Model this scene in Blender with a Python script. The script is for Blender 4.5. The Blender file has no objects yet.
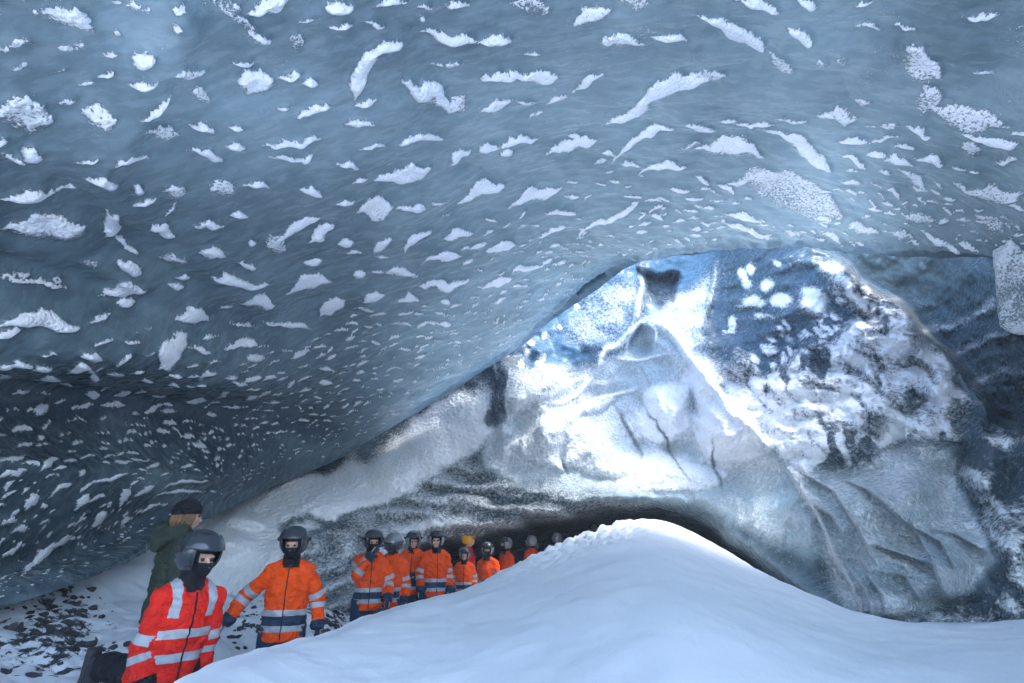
import bpy, bmesh, math, random
import numpy as np
from mathutils import Vector, Matrix

R = math.radians
random.seed(7)
rng = np.random.default_rng(7)
scene = bpy.context.scene
COL = scene.collection

# ------------------------------------------------------------------ camera, sky, sun, exposure
W_, H_, F_ = 1024, 683, 520.0
PITCH = R(21.85)
EYE = np.array([0.0, 0.0, 1.65])
cam = bpy.data.cameras.new('camera')
cam.lens = 36.0 * F_ / W_
cam.sensor_width = 36.0
cam.clip_start, cam.clip_end = 0.05, 2000
cam_o = bpy.data.objects.new('camera', cam)
cam_o.location = EYE
cam_o.rotation_euler = (math.pi / 2 + PITCH, 0, 0)
COL.objects.link(cam_o)
scene.camera = cam_o

SUN_DIR = Vector((0.42, -0.20, 0.88)).normalized()      # towards the sun
SUN_EL = math.asin(SUN_DIR.z)
SUN_AZ = math.atan2(SUN_DIR.x, SUN_DIR.y)
world = bpy.data.worlds.new('World')
scene.world = world
world.use_nodes = True
nt = world.node_tree
sky = nt.nodes.new('ShaderNodeTexSky')
sky.sky_type = 'NISHITA'
sky.sun_disc = False
sky.sun_elevation = SUN_EL
sky.sun_rotation = SUN_AZ
bgn = nt.nodes['Background']
bgn.inputs['Strength'].default_value = 0.15
nt.links.new(sky.outputs[0], bgn.inputs['Color'])
sun = bpy.data.lights.new('sun', 'SUN')
sun.energy = 0.55
sun.angle = R(16)
sun.color = (1.0, 0.96, 0.9)
sun_o = bpy.data.objects.new('sun', sun)
sun_o.rotation_euler = SUN_DIR.to_track_quat('Z', 'Y').to_euler()
sun_o.location = (8, -6, 30)
COL.objects.link(sun_o)
vs = scene.view_settings
vs.view_transform = 'Standard'
vs.look = 'None'
vs.gamma = 1.0
vs.use_curve_mapping = False
vs.exposure = 2.88
scene.cycles.use_denoising = True
scene.cycles.max_bounces = 8
scene.cycles.diffuse_bounces = 5
scene.cycles.caustics_reflective = False
scene.cycles.caustics_refractive = False

CP, SP = math.cos(PITCH), math.sin(PITCH)


# ------------------------------------------------------------------ maths helpers
def ray_pt(px, py, t):
    """world point seen at a pixel at axial depth t (arrays allowed)"""
    u = (np.asarray(px, float) - W_ / 2) / F_
    v = (H_ / 2 - np.asarray(py, float)) / F_
    t = np.asarray(t, float)
    return np.stack([u * t, (CP - v * SP) * t, EYE[2] + (SP + v * CP) * t], -1)


def project(P):
    d = P - EYE
    t = d[..., 1] * CP + d[..., 2] * SP
    v = -d[..., 1] * SP + d[..., 2] * CP
    tt = np.maximum(t, 0.2)
    return W_ / 2 + F_ * d[..., 0] / tt, H_ / 2 - F_ * v / tt, t


_T = rng.random((256, 256))


def vnoise(x, y, seed=0):
    x = np.asarray(x, float) + seed * 37.3
    y = np.asarray(y, float) + seed * 91.7
    xi, yi = np.floor(x).astype(int), np.floor(y).astype(int)
    fx, fy = x - xi, y - yi
    fx = fx * fx * fx * (fx * (fx * 6 - 15) + 10)
    fy = fy * fy * fy * (fy * (fy * 6 - 15) + 10)
    a, b = _T[xi & 255, yi & 255], _T[(xi + 1) & 255, yi & 255]
    c, d = _T[xi & 255, (yi + 1) & 255], _T[(xi + 1) & 255, (yi + 1) & 255]
    return (a * (1 - fx) + b * fx) * (1 - fy) + (c * (1 - fx) + d * fx) * fy


def fbm(x, y, seed=0, octs=4, gain=0.5):
    s, a, tot = 0, 1, 0
    for i in range(octs):
        s = s + a * vnoise(x * 2 ** i, y * 2 ** i, seed + i * 3)
        tot += a
        a *= gain
    return s / tot * 2 - 1


def worley(x, y, seed=0):
    """F1, F2 distances"""
    xi, yi = np.floor(x).astype(int), np.floor(y).astype(int)
    f1 = np.full(np.shape(x), 9.0)
    f2 = np.full(np.shape(x), 9.0)
    for dx in (-1, 0, 1):
        for dy in (-1, 0, 1):
            cx, cy = xi + dx, yi + dy
            ox = _T[(cx + seed * 17) & 255, (cy + seed * 5) & 255]
            oy = _T[(cy + seed * 29 + 101) & 255, (cx + seed * 11 + 57) & 255]
            d = np.hypot(cx + ox - x, cy + oy - y)
            f2 = np.where(d < f1, f1, np.minimum(f2, d))
            f1 = np.minimum(f1, d)
    return f1, f2


def sstep(a, b, x):
    t = np.clip((x - a) / (b - a), 0, 1)
    return t * t * (3 - 2 * t)


def tps(ctrl):
    c = np.array(ctrl, float)
    p = c[:, :2] / 500.0
    n = len(p)

    def K(r2):
        return np.where(r2 > 1e-12, 0.5 * r2 * np.log(r2 + 1e-20), 0.0)
    d2 = ((p[:, None] - p[None]) ** 2).sum(-1)
    A = np.zeros((n + 3, n + 3))
    A[:n, :n] = K(d2) + np.eye(n) * 1e-3
    A[:n, n] = 1
    A[:n, n + 1:] = p
    A[n, :n] = 1
    A[n + 1:, :n] = p.T
    w = np.linalg.solve(A, np.concatenate([1.0 / c[:, 2], [0, 0, 0]]))

    def ev(px, py):
        x, y = px / 500.0, py / 500.0
        s = w[n] + w[n + 1] * x + w[n + 2] * y
        for i in range(n):
            s = s + w[i] * K((x - p[i, 0]) ** 2 + (y - p[i, 1]) ** 2)
        return 1.0 / np.clip(s, 1 / 40.0, 1 / 2.0)
    return ev


def seg_dist(px, py, pts):
    """distance to a polyline, and the position along it 0..1"""
    best = np.full(np.shape(px), 1e9)
    along = np.zeros(np.shape(px))
    L = [math.dist(a, b) for a, b in zip(pts, pts[1:])]
    tot, acc = sum(L), 0
    for (a, b), l in zip(zip(pts, pts[1:]), L):
        dx, dy = b[0] - a[0], b[1] - a[1]
        t = np.clip(((px - a[0]) * dx + (py - a[1]) * dy) / max(l * l, 1e-9), 0, 1)
        d = np.hypot(px - a[0] - t * dx, py - a[1] - t * dy)
        along = np.where(d < best, (acc + t * l) / tot, along)
        best = np.minimum(best, d)
        acc += l
    return best, along


def smooth_line(pts, n=8):
    p = np.array(pts, float)
    p = np.vstack([2 * p[0] - p[1], p, 2 * p[-1] - p[-2]])
    out = []
    for i in range(1, len(p) - 2):
        for k in range(n):
            t = k / n
            out.append(tuple(0.5 * (2 * p[i] + (p[i + 1] - p[i - 1]) * t + (2 * p[i - 1] - 5 * p[i] + 4 * p[i + 1] - p[i + 2]) * t * t
                             + (3 * p[i] - p[i - 1] - 3 * p[i + 1] + p[i + 2]) * t ** 3)))
    out.append(tuple(p[-2]))
    return out


def poly_sd(px, py, poly):
    """signed distance, positive inside"""
    d, _ = seg_dist(px, py, list(poly) + [poly[0]])
    inside = np.zeros(np.shape(px), bool)
    n = len(poly)
    for i in range(n):
        (x1, y1), (x2, y2) = poly[i], poly[(i + 1) % n]
        c = ((y1 > py) != (y2 > py)) & (px < (x2 - x1) * (py - y1) / ((y2 - y1) or 1e-9) + x1)
        inside ^= c
    return np.where(inside, d, -d)


def cr_interp(rows, q):
    """Catmull-Rom through rows (n,...) at float indices q"""
    rows = np.asarray(rows, float)
    n = len(rows)
    q = np.clip(q, 0, n - 1 - 1e-9)
    i = np.floor(q).astype(int)
    f = (q - i).reshape((-1,) + (1,) * (rows.ndim - 1))
    p0, p1 = rows[np.maximum(i - 1, 0)], rows[i]
    p2, p3 = rows[np.minimum(i + 1, n - 1)], rows[np.minimum(i + 2, n - 1)]
    return 0.5 * (2 * p1 + (p2 - p0) * f + (2 * p0 - 5 * p1 + 4 * p2 - p3) * f ** 2 + (3 * p1 - p0 - 3 * p2 + p3) * f ** 3)


# ------------------------------------------------------------------ object helpers
def put(o, label=None, cat=None, group=None, kind=None, parent=None):
    if o.name not in COL.objects:
        COL.objects.link(o)
    if label:
        o['label'] = label
    if cat:
        o['category'] = cat
    if group:
        o['group'] = group
    if kind:
        o['kind'] = kind
    if parent:
        o.parent = parent
    return o


def grid_obj(name, P, mat, attrs=None, flip=False, **kw):
    nv, nu = P.shape[:2]
    me = bpy.data.meshes.new(name)
    idx = np.arange(nv * nu).reshape(nv, nu)
    q = np.stack([idx[:-1, :-1], idx[:-1, 1:], idx[1:, 1:], idx[1:, :-1]], -1).reshape(-1, 4)
    if flip:
        q = q[:, ::-1]
    me.vertices.add(nv * nu)
    me.vertices.foreach_set('co', P.reshape(-1).astype(np.float32))
    nf = len(q)
    me.loops.add(nf * 4)
    me.loops.foreach_set('vertex_index', q.reshape(-1).astype(np.int32))
    me.polygons.add(nf)
    me.polygons.foreach_set('loop_start', (np.arange(nf) * 4).astype(np.int32))
    me.polygons.foreach_set('use_smooth', np.ones(nf, bool))
    me.update(calc_edges=True)
    for k, a in (attrs or {}).items():
        at = me.attributes.new(k, 'FLOAT', 'POINT')
        at.data.foreach_set('value', np.asarray(a, np.float32).reshape(-1))
    me.materials.append(mat)
    return put(bpy.data.objects.new(name, me), **kw)


# ------------------------------------------------------------------ materials
class M:
    def __init__(self, name):
        self.m = bpy.data.materials.new(name)
        self.m.use_nodes = True
        self.t = self.m.node_tree
        self.b = self.t.nodes['Principled BSDF']
        self.out = self.t.nodes['Material Output']
        self._tc = None

    def n(self, typ, **kw):
        o = self.t.nodes.new(typ)
        for k, v in kw.items():
            setattr(o, k, v)
        return o

    def l(self, a, b):
        self.t.links.new(a, b)

    def coord(self):
        if not self._tc:
            self._tc = self.n('ShaderNodeTexCoord').outputs['Object']
        return self._tc

    def mapped(self, scale=(1, 1, 1), rot=(0, 0, 0)):
        mp = self.n('ShaderNodeMapping')
        mp.inputs['Scale'].default_value = scale
        mp.inputs['Rotation'].default_value = rot
        self.l(self.coord(), mp.inputs['Vector'])
        return mp.outputs[0]

    def noise(self, scale, detail=4, rough=0.5, vec=None, out='Fac', dist=0):
        o = self.n('ShaderNodeTexNoise')
        o.inputs['Scale'].default_value = scale
        o.inputs['Detail'].default_value = detail
        o.inputs['Roughness'].default_value = rough
        o.inputs['Distortion'].default_value = dist
        self.l(vec or self.coord(), o.inputs['Vector'])
        return o.outputs[out]

    def voro(self, scale, vec=None, feature='F1', out='Distance', smooth=None):
        o = self.n('ShaderNodeTexVoronoi', feature=feature)
        o.inputs['Scale'].default_value = scale
        if smooth is not None and 'Smoothness' in o.inputs:
            o.inputs['Smoothness'].default_value = smooth
        self.l(vec or self.coord(), o.inputs['Vector'])
        return o.outputs[out]

    def attr(self, name):
        o = self.n('ShaderNodeAttribute', attribute_name=name)
        return o.outputs['Fac']

    def math(self, op, a, b=None, clamp=False):
        o = self.n('ShaderNodeMath', operation=op, use_clamp=clamp)
        for i, v in enumerate((a, b)):
            if v is None:
                continue
            if isinstance(v, (int, float)):
                o.inputs[i].default_value = v
            else:
                self.l(v, o.inputs[i])
        return o.outputs[0]

    def map(self, v, a, b, c=0, d=1, smooth=False):
        o = self.n('ShaderNodeMapRange', interpolation_type='SMOOTHSTEP' if smooth else 'LINEAR')
        for i, x in zip((1, 2, 3, 4), (a, b, c, d)):
            o.inputs[i].default_value = x
        self.l(v, o.inputs[0])
        return o.outputs[0]

    def mix(self, f, a, b):
        o = self.n('ShaderNodeMix', data_type='RGBA')
        for i, v in ((0, f), (6, a), (7, b)):
            if isinstance(v, (int, float)):
                o.inputs[i].default_value = v
            elif isinstance(v, tuple):
                o.inputs[i].default_value = (*v, 1)
            else:
                self.l(v, o.inputs[i])
        return o.outputs[2]

    def mixf(self, f, a, b):
        o = self.n('ShaderNodeMix', data_type='FLOAT')
        for i, v in ((0, f), (2, a), (3, b)):
            if isinstance(v, (int, float)):
                o.inputs[i].default_value = v
            else:
                self.l(v, o.inputs[i])
        return o.outputs[0]

    def bump(self, h, strength=0.5, dist=0.02, prev=None):
        o = self.n('ShaderNodeBump')
        o.inputs['Distance'].default_value = dist
        if isinstance(strength, (int, float)):
            o.inputs['Strength'].default_value = strength
        else:
            self.l(strength, o.inputs['Strength'])
        self.l(h, o.inputs['Height'])
        if prev:
            self.l(prev, o.inputs['Normal'])
        return o.outputs[0]

    def set(self, **kw):
        for k, v in kw.items():
            k = k.replace('_', ' ')
            s = self.b.inputs[k]
            if isinstance(v, (int, float)):
                s.default_value = v
            elif isinstance(v, tuple):
                s.default_value = (*v, 1) if len(v) == 3 and s.type == 'RGBA' else v
            else:
                self.l(v, s)
        return self.m


def ice_material(name, gs=34.0, fs=95.0, cs=26.0, bd=0.035, edge=(-0.12, 0.16)):
    """clear blue ice; attributes: frost (rime cover), white (cloudy ice, painted mist), blue (saturated ice), dirt (dark ice and painted shade)"""
    k = M(name)
    grain = k.noise(gs, 3, 0.6)
    fine = k.noise(fs, 2, 0.5)
    g = k.math('ADD', k.math('MULTIPLY', grain, 0.65), k.math('MULTIPLY', fine, 0.35))
    g = k.map(g, 0.3, 0.7)
    fr = k.math('SUBTRACT', k.math('MULTIPLY', k.attr('frost'), 1.15), g)
    frost = k.map(fr, *edge, smooth=True)
    streak = k.noise(3.0, 5, 0.6, k.mapped((1.0, 3.5, 2.0), (0.2, 0.5, 0.7)))
    speck = k.noise(16, 4, 0.7, k.mapped((0.5, 2.2, 1.6), (0.3, 0.2, 0.8)))
    cloud = k.noise(0.7, 4, 0.55)
    base = k.mix(k.map(streak, 0.3, 0.7), (0.045, 0.075, 0.092), (0.105, 0.158, 0.185))
    base = k.mix(k.map(speck, 0.60, 0.78, 0, 0.6), base, (0.045, 0.08, 0.11))
    base = k.mix(k.map(cloud, 0.42, 0.75, 0, 0.5), base, (0.15, 0.215, 0.245))
    base = k.mix(k.attr('white'), base, k.mix(k.map(speck, 0.4, 0.75), (0.62, 0.75, 0.80), (0.40, 0.57, 0.65)))
    base = k.mix(k.attr('blue'), base, k.mix(k.map(streak, 0.3, 0.7), (0.045, 0.13, 0.205), (0.12, 0.245, 0.345)))
    base = k.mix(k.attr('dark_ice_shade'), base, k.mix(k.map(speck, 0.35, 0.7), (0.012, 0.026, 0.042), (0.05, 0.085, 0.115)))
    col = k.mix(frost, base, (0.90, 0.92, 0.945))
    rough = k.mixf(frost, k.map(streak, 0.3, 0.7, 0.13, 0.38), 0.75)
    # relief: rime granules on the frost, soft melt ripples on the ice
    cells = k.voro(cs, None, 'SMOOTH_F1', smooth=0.4)
    frh = k.math('ADD', k.math('MULTIPLY', k.map(cells, 0.0, 0.7, 1, 0), 0.7), k.math('MULTIPLY', fine, 0.5))
    h = k.math('MULTIPLY', frost, k.math('ADD', frh, 0.8))
    rip = k.math('ADD', k.noise(5, 3, 0.5), k.math('MULTIPLY', speck, 0.25))
    h2 = k.math('ADD', k.math('MULTIPLY', rip, 0.35), h)
    nrm = k.bump(h2, 0.8, bd)
    m = k.set(Base_Color=col, Roughness=rough, Specular_IOR_Level=0.5, IOR=1.31, Normal=nrm)
    # thin ice lets the daylight above it through
    tr = k.n('ShaderNodeBsdfTranslucent')
    k.l(k.mix(frost, k.mix(k.map(streak, 0.3, 0.7), (0.34, 0.52, 0.60), (0.56, 0.72, 0.78)), (0.80, 0.88, 0.92)), tr.inputs['Color'])
    k.l(nrm, tr.inputs['Normal'])
    ms = k.n('ShaderNodeMixShader')
    k.l(k.math('MULTIPLY', k.attr('thin'), k.math('ADD', 1.0, k.math('MULTIPLY', frost, 0.25))), ms.inputs[0])
    k.l(k.b.outputs[0], ms.inputs[1])
    k.l(tr.outputs[0], ms.inputs[2])
    k.l(ms.outputs[0], k.out.inputs['Surface'])
    return m


def snow_material(name, rock=False):
    k = M(name)
    n1 = k.noise(1.3, 5, 0.55)
    n2 = k.noise(42, 3, 0.6)
    n3 = k.noise(9, 4, 0.6)
    col = k.mix(k.map(n1, 0.35, 0.7), (0.82, 0.855, 0.90), (0.88, 0.90, 0.93))
    rough = 0.7
    h = k.math('ADD', k.math('MULTIPLY', n2, 0.25), k.math('MULTIPLY', n3, k.attr('crust')))
    if rock:
        r = k.noise(5.5, 6, 0.72)
        m = k.map(k.math('ADD', k.attr('stone'), k.math('MULTIPLY', k.math('SUBTRACT', r, 0.5), 2.2)), 0.55, 0.7, smooth=True)
        rc = k.mix(k.map(n3, 0.35, 0.65), (0.018, 0.02, 0.024), (0.075, 0.075, 0.08))
        col = k.mix(m, col, rc)
        h = k.math('SUBTRACT', h, k.math('MULTIPLY', m, k.math('MULTIPLY', n2, 0.8)))
    return k.set(Base_Color=col, Roughness=rough, Specular_IOR_Level=0.3, Normal=k.bump(h, 0.6, 0.03))


def plain(name, col, rough=0.6, bump=None, var=0.25, metallic=0.0, coat=0.0):
    k = M(name)
    n = k.noise(14, 4, 0.6)
    dark = tuple(c * (1 - var) for c in col)
    lite = tuple(min(1, c * (1 + var)) for c in col)
    kw = dict(Base_Color=k.mix(k.map(n, 0.3, 0.7), dark, lite), Roughness=rough, Metallic=metallic, Coat_Weight=coat, Specular_IOR_Level=0.2 if bump is CLOTH else 0.5)
    if bump:
        sc, st, ds = bump
        kw['Normal'] = k.bump(k.noise(sc, 4, 0.6, dist=0.6), st, ds)
    return k.set(**kw)


ICE = ice_material('glacier_ice')
WALL_ICE = ice_material('frosted_glacier_ice', 15.0, 40.0, 11.0, 0.06, (-0.44, 0.44))
SNOW = snow_material('packed_snow')
SCREE = snow_material('snow_over_stones', True)
CLOTH = (11, 1.0, 0.06)
MAT = dict(
    orange=plain('orange_cloth', (0.88, 0.080, 0.004), 0.65, CLOTH, 0.12),
    red=plain('red_cloth', (0.74, 0.020, 0.010), 0.65, CLOTH, 0.12),
    crimson=plain('crimson_cloth', (0.62, 0.02, 0.03), 0.65, CLOTH, 0.15),
    navy=plain('navy_cloth', (0.022, 0.045, 0.085), 0.7, CLOTH, 0.3),
    black=plain('black_cloth', (0.010, 0.011, 0.014), 0.75, CLOTH, 0.3),
    green=plain('dark_green_cloth', (0.034, 0.046, 0.034), 0.75, CLOTH, 0.3),
    silver=plain('reflective_tape', (0.34, 0.36, 0.39), 0.45, (60, 0.2, 0.004), 0.12),
    skin=plain('skin', (0.56, 0.33, 0.25), 0.5, None, 0.12),
    shell=plain('dark_helmet_shell', (0.02, 0.028, 0.036), 0.22, None, 0.3, 0, 0.5),
    pale_shell=plain('grey_helmet_shell', (0.19, 0.205, 0.22), 0.22, None, 0.3, 0, 0.5),
    yellow=plain('yellow_helmet_shell', (0.85, 0.36, 0.02), 0.35, None, 0.1),
    rubber=plain('black_rubber', (0.016, 0.016, 0.018), 0.6, (30, 0.4, 0.01), 0.3),
    eye=plain('eye', (0.03, 0.02, 0.015), 0.15, None, 0.1),
    hair=plain('fair_hair', (0.20, 0.105, 0.045), 0.55, (90, 0.8, 0.01), 0.35),
    rock=plain('dark_basalt', (0.045, 0.046, 0.05), 0.8, (11, 0.9, 0.05), 0.6),
)
kv = M('smoked_visor')
MAT['visor'] = kv.set(Base_Color=(0.05, 0.06, 0.075), Roughness=0.08, Transmission_Weight=0.35, IOR=1.3, Coat_Weight=0.6)


def snowy_rock():
    k = M('snow_dusted_rock')
    geo = k.n('ShaderNodeNewGeometry')
    sep = k.n('ShaderNodeSeparateXYZ')
    k.l(geo.outputs['Normal'], sep.inputs[0])
    n = k.noise(10, 5, 0.65)
    m = k.map(k.math('ADD', sep.outputs[2], k.math('MULTIPLY', k.math('SUBTRACT', n, 0.5), 1.3)), 0.62, 0.8, smooth=True)
    rc = k.mix(k.map(k.noise(22, 5, 0.7), 0.3, 0.7), (0.02, 0.021, 0.024), (0.10, 0.10, 0.105))
    return k.set(Base_Color=k.mix(m, rc, (0.85, 0.88, 0.92)), Roughness=0.8, Normal=k.bump(k.noise(18, 5, 0.7), 0.8, 0.03))


MAT['snowy_rock'] = snowy_rock()

# ------------------------------------------------------------------ ground heights (plan view, metres)
PATH = [(-1.95, -3, 0.25), (-1.95, 0.0, 0.1), (-1.92, 3.3, 0.0), (-2.15, 5.5, 0.05), (-2.08, 7.6, 0.08), (-1.72, 9.3, 0.12), (-0.9, 11.0, 0.15),
        (-0.2, 12.4, 0.16), (0.6, 14.5, 0.22), (2.8, 18.2, 0.60), (4.5, 22, 0.8)]


def path_near(x, y):
    best = np.full(np.shape(x), 1e9)
    z = np.zeros(np.shape(x))
    side = np.zeros(np.shape(x))
    for a, b in zip(PATH, PATH[1:]):
        dx, dy = b[0] - a[0], b[1] - a[1]
        l2 = dx * dx + dy * dy
        t = np.clip(((x - a[0]) * dx + (y - a[1]) * dy) / l2, 0, 1)
        d = np.hypot(x - a[0] - t * dx, y - a[1] - t * dy)
        s = (x - a[0]) * dy - (y - a[1]) * dx
        near = d < best
        z = np.where(near, a[2] + t * (b[2] - a[2]), z)
        side = np.where(near, s, side)
        best = np.minimum(best, d)
    return best, z, side


def floor_h(x, y):
    d, z, side = path_near(x, y)
    left = side < 0
    fade = 1 - sstep(10.0, 12.5, y)
    near = 1 - sstep(3.6, 5.2, y)
    up = (0.62 + 0.14 * near) * sstep(0.22 - 0.1 * near, 1.5 - 0.75 * near, d) + 0.16 * np.clip(d - 1.2, 0, 5)
    h = z + np.where(left, up, 0.0) * (0.12 + 0.88 * fade)
    h = h + 0.10 * fbm(x * 0.8, y * 0.8, 3) * sstep(0.3, 1.2, d) + 0.06 * fbm(x * 3.1, y * 3.1, 5) * sstep(0.2, 0.8, d) + 0.022 * fbm(x * 9, y * 9, 7, 3)
    h = h + np.where(left, 0.5 * np.clip(-5.2 - x, 0, 3), 0)
    return h


RIDGE = [(-300, 560, 1.0), (60, 735, 1.6), (180, 684, 2.2), (240, 658, 3.0), (330, 632, 4.2), (400, 609, 5.4), (460, 590, 6.6), (520, 563, 7.8), (560, 546, 8.7),
         (600, 529, 9.5), (625, 522, 9.9), (650, 519, 10.0), (675, 523, 9.9), (700, 534, 9.5), (750, 564, 8.3), (800, 591, 7.3), (850, 612, 6.6),
         (900, 623, 6.1), (960, 626, 5.8), (1024, 620, 5.6), (1150, 600, 5.4), (1400, 600, 5.2)]
_rp = ray_pt([r[0] for r in RIDGE], [r[1] for r in RIDGE], [r[2] for r in RIDGE])
_ra = np.arctan2(_rp[:, 0], _rp[:, 1])
_rr = np.hypot(_rp[:, 0], _rp[:, 1])
_rz = _rp[:, 2]
# resample smoothly over the angle
_aa = np.linspace(_ra[0], _ra[-1], 400)


def _sm(v):
    w = np.interp(_aa, _ra, v)
    k = np.hanning(15)
    k /= k.sum()
    return np.convolve(np.pad(w, 7, mode='edge'), k, mode='valid')


_sr, _sz = _sm(_rr), _sm(_rz)


def mound_h(x, y):
    a = np.arctan2(x, y)
    r = np.hypot(x, y)
    rr, zr = np.interp(a, _aa, _sr), np.interp(a, _aa, _sz)
    back = sstep(1.25, 1.7, np.abs(a))
    rr = rr * (1 - back) + 5.0 * back
    zr = zr * (1 - back) + 0.75 * back
    q = r / rr
    z0 = 0.55 + 0.2 * back
    front = z0 + (zr - z0) * np.clip(q, 0, 1) ** 1.25
    over = np.maximum(r - rr, 0)
    tail = zr - 0.85 * over ** 1.5 / (over ** 0.5 + 0.35)
    h = np.where(q < 1, front, tail * (1 - back) + (0.75 - 0.02 * over) * back)
    # round the crest
    h = h - 0.05 * np.exp(-((r - rr) / 0.3) ** 2) + 0.05
    return h


def ground_hit(px, py):
    """march a camera ray to the ground (metres)"""
    p = ray_pt(px, py, np.arange(0.8, 25, 0.01))
    hit = p[:, 2] <= np.maximum(floor_h(p[:, 0], p[:, 1]), mound_h(p[:, 0], p[:, 1]))
    return p[int(np.argmax(hit))] if hit.any() else p[-1]


# far ground sheet outside the cave
gx = np.array([-70, -40, -15, 0, 15, 40, 70.0])
X, Y = np.meshgrid(gx, gx)
grid_obj('ground', np.stack([X, Y, np.full(X.shape, -1.6)], -1), SNOW, {'crust': np.zeros(X.shape)}, kind='structure',
         label='snow covered glacier outside the cave')

# snow mound in front (polar sheet: fine towards the crest)
A = np.concatenate([np.linspace(-3.1, -0.95, 90)[:-1], np.linspace(-0.95, 0.95, 760), np.linspace(0.95, 3.1, 90)[1:]])
Q = np.concatenate([np.linspace(0.02, 0.8, 110)[:-1], np.linspace(0.8, 1.1, 120)[:-1], np.linspace(1.1, 1.9, 40)])
AA, QQ = np.meshgrid(A, Q)
rr = np.interp(AA, _aa, _sr)
bk = sstep(1.25, 1.7, np.abs(AA))
rad = QQ * (rr * (1 - bk) + 7.0 * bk)
X, Y = rad * np.sin(AA), rad * np.cos(AA)
Z = mound_h(X, Y)
lump = np.exp(-(((X - 1.5) / 1.5) ** 2 + ((Y - 9.3) / 2.2) ** 2)) * sstep(0.66, 0.95, QQ)
lump = lump * sstep(2.9, 2.0, X)
Z = Z + 0.06 * fbm(X * 0.7, Y * 0.7, 1) * sstep(0.2, 0.6, QQ) + 0.010 * fbm(X * 1.2 + Y * .8, Y * 3.2 - X * 2.2, 2, 4) * sstep(0.1, 0.4, QQ) + 0.006 * fbm(X * 7, Y * 7, 12)
w1, w2 = worley(X * 4.2 + 9, Y * 4.2 + 3, 2)
Z = Z + lump * (0.13 * (0.6 - w1) * (w2 - w1 > 0.05) + 0.10 * fbm(X * 6, Y * 6, 8))
grid_obj('snow_mound', np.stack([X, Y, Z], -1), SNOW, {'crust': 0.12 + 0.9 * lump}, flip=True, kind='structure',
         label='smooth wind-packed snow mound rising to a peak under the skylight')

# trench floor and snowy bank
X, Y = np.meshgrid(np.arange(-10, 8.01, 0.035), np.concatenate([np.arange(-4, 1, 0.12), np.arange(1, 13, 0.035), np.arange(13, 26, 0.1)]))
d, _, side = path_near(X, Y)
Z = floor_h(X, Y)
sx, sy, st = project(np.stack([X, Y, Z], -1))
stone = np.zeros(X.shape)
for cx, cy, rx, ry, s in [(50, 645, 70, 40, .80), (30, 592, 60, 14, .85), (70, 620, 42, 22, .75), (20, 660, 60, 30, .6), (330, 620, 38, 45, .66), (250, 625, 40, 45, .40),
                          (140, 505, 22, 8, .7), (345, 580, 25, 18, .3), (210, 560, 30, 20, .3)]:
    stone = np.maximum(stone, s * np.exp(-((sx - cx) / rx) ** 2 - ((sy - cy) / ry) ** 2))
stone = np.maximum(stone, 0.9 * sstep(12, 14, Y))
Z = Z + stone * (0.10 * fbm(X * 5, Y * 5, 9, 5) + 0.03)
grid_obj('snow_bank', np.stack([X, Y, Z], -1), SCREE, {'crust': 0.8 + 0 * X, 'stone': stone}, kind='structure',
         label='snowy bank and trodden trench floor littered with stones')

# ------------------------------------------------------------------ ice ceiling
LIP = [(-420, 760, 3.4), (-250, 680, 4.0), (0, 606, 5.0), (100, 566, 6.4), (180, 524, 8.4), (240, 496, 10.2), (330, 458, 12.6), (390, 424, 12.8), (450, 383, 12.6), (520, 340, 12.0),
       (575, 296, 11.2), (620, 265, 10.4), (660, 255, 9.9), (720, 247, 9.4), (790, 243, 8.9), (860, 249, 8.3), (930, 251, 7.7), (990, 252, 7.1),
       (1060, 262, 6.4), (1150, 300, 5.7), (1250, 380, 5.1), (1340, 500, 4.7), (1400, 640, 4.4), (1420, 800, 4.0)]
lip = ray_pt([p[0] for p in LIP], [p[1] for p in LIP], [p[2] for p in LIP])
NK = len(LIP)
over = np.array([(-5.9, -.6), (-6.0, 0.6), (-6.0, 1.6), (-5.7, 2.5), (-5.3, 3.2), (-4.8, 3.75), (-4.2, 4.2), (-3.6, 4.5), (-3.0, 4.75), (-2.4, 4.95), (-1.8, 5.1), (-1.2, 5.2),
                 (-0.6, 5.3), (0.1, 5.35), (0.8, 5.4), (1.5, 5.4), (2.2, 5.35), (2.9, 5.3), (3.7, 5.1), (4.6, 4.7), (5.5, 4.0), (6.2, 2.9), (6.6, 1.2), (6.6, -.8)])


def sect(y, sx_, sz, dz=0):
    return np.stack([over[:, 0] * sx_, np.full(NK, y), over[:, 1] * sz + dz], -1)


r_over = sect(0.6, 1.0, 1.0)
rows = [lip]
for f in (0.25, 0.5, 0.75):
    m = lip * (1 - f) + r_over * f
    m[:, 2] += math.sin(math.pi * f) * (0.25 + 0.35 * np.sin(np.linspace(0, math.pi, NK)))
    m[:, 0] += math.sin(math.pi * f) * -0.55 * np.exp(-((np.arange(NK) - 3.0) / 3.0) ** 2)
    rows.append(m)
rows += [r_over, sect(-0.4, 1.03, 1.02), sect(-1.4, 1.08, 1.08)]
side_ = np.maximum(sstep(9.0, 4.0, np.arange(NK)), sstep(17.0, 21.0, np.arange(NK)))
rows[-1][:, 1] -= 2.2 * side_  # flanks carried back behind the camera, added to block sky light
rows[-2][:, 1] -= 0.7 * side_
roll = [lip + d_ for d_ in (np.array([0, 0.0, 1.3]), np.array([0, 0.15, 0.95]), np.array([0, 0.24, 0.6]), np.array([0, 0.2, 0.25]))]
roofed = [lip + d_ for d_ in (np.array([0.3, 8.0, 6.2]), np.array([0.2, 4.0, 3.4]), np.array([0, 0.9, 1.1]), np.array([0, 0.25, 0.4]))]  # roof over the right added, out of view, to keep sun off the buttress
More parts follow.
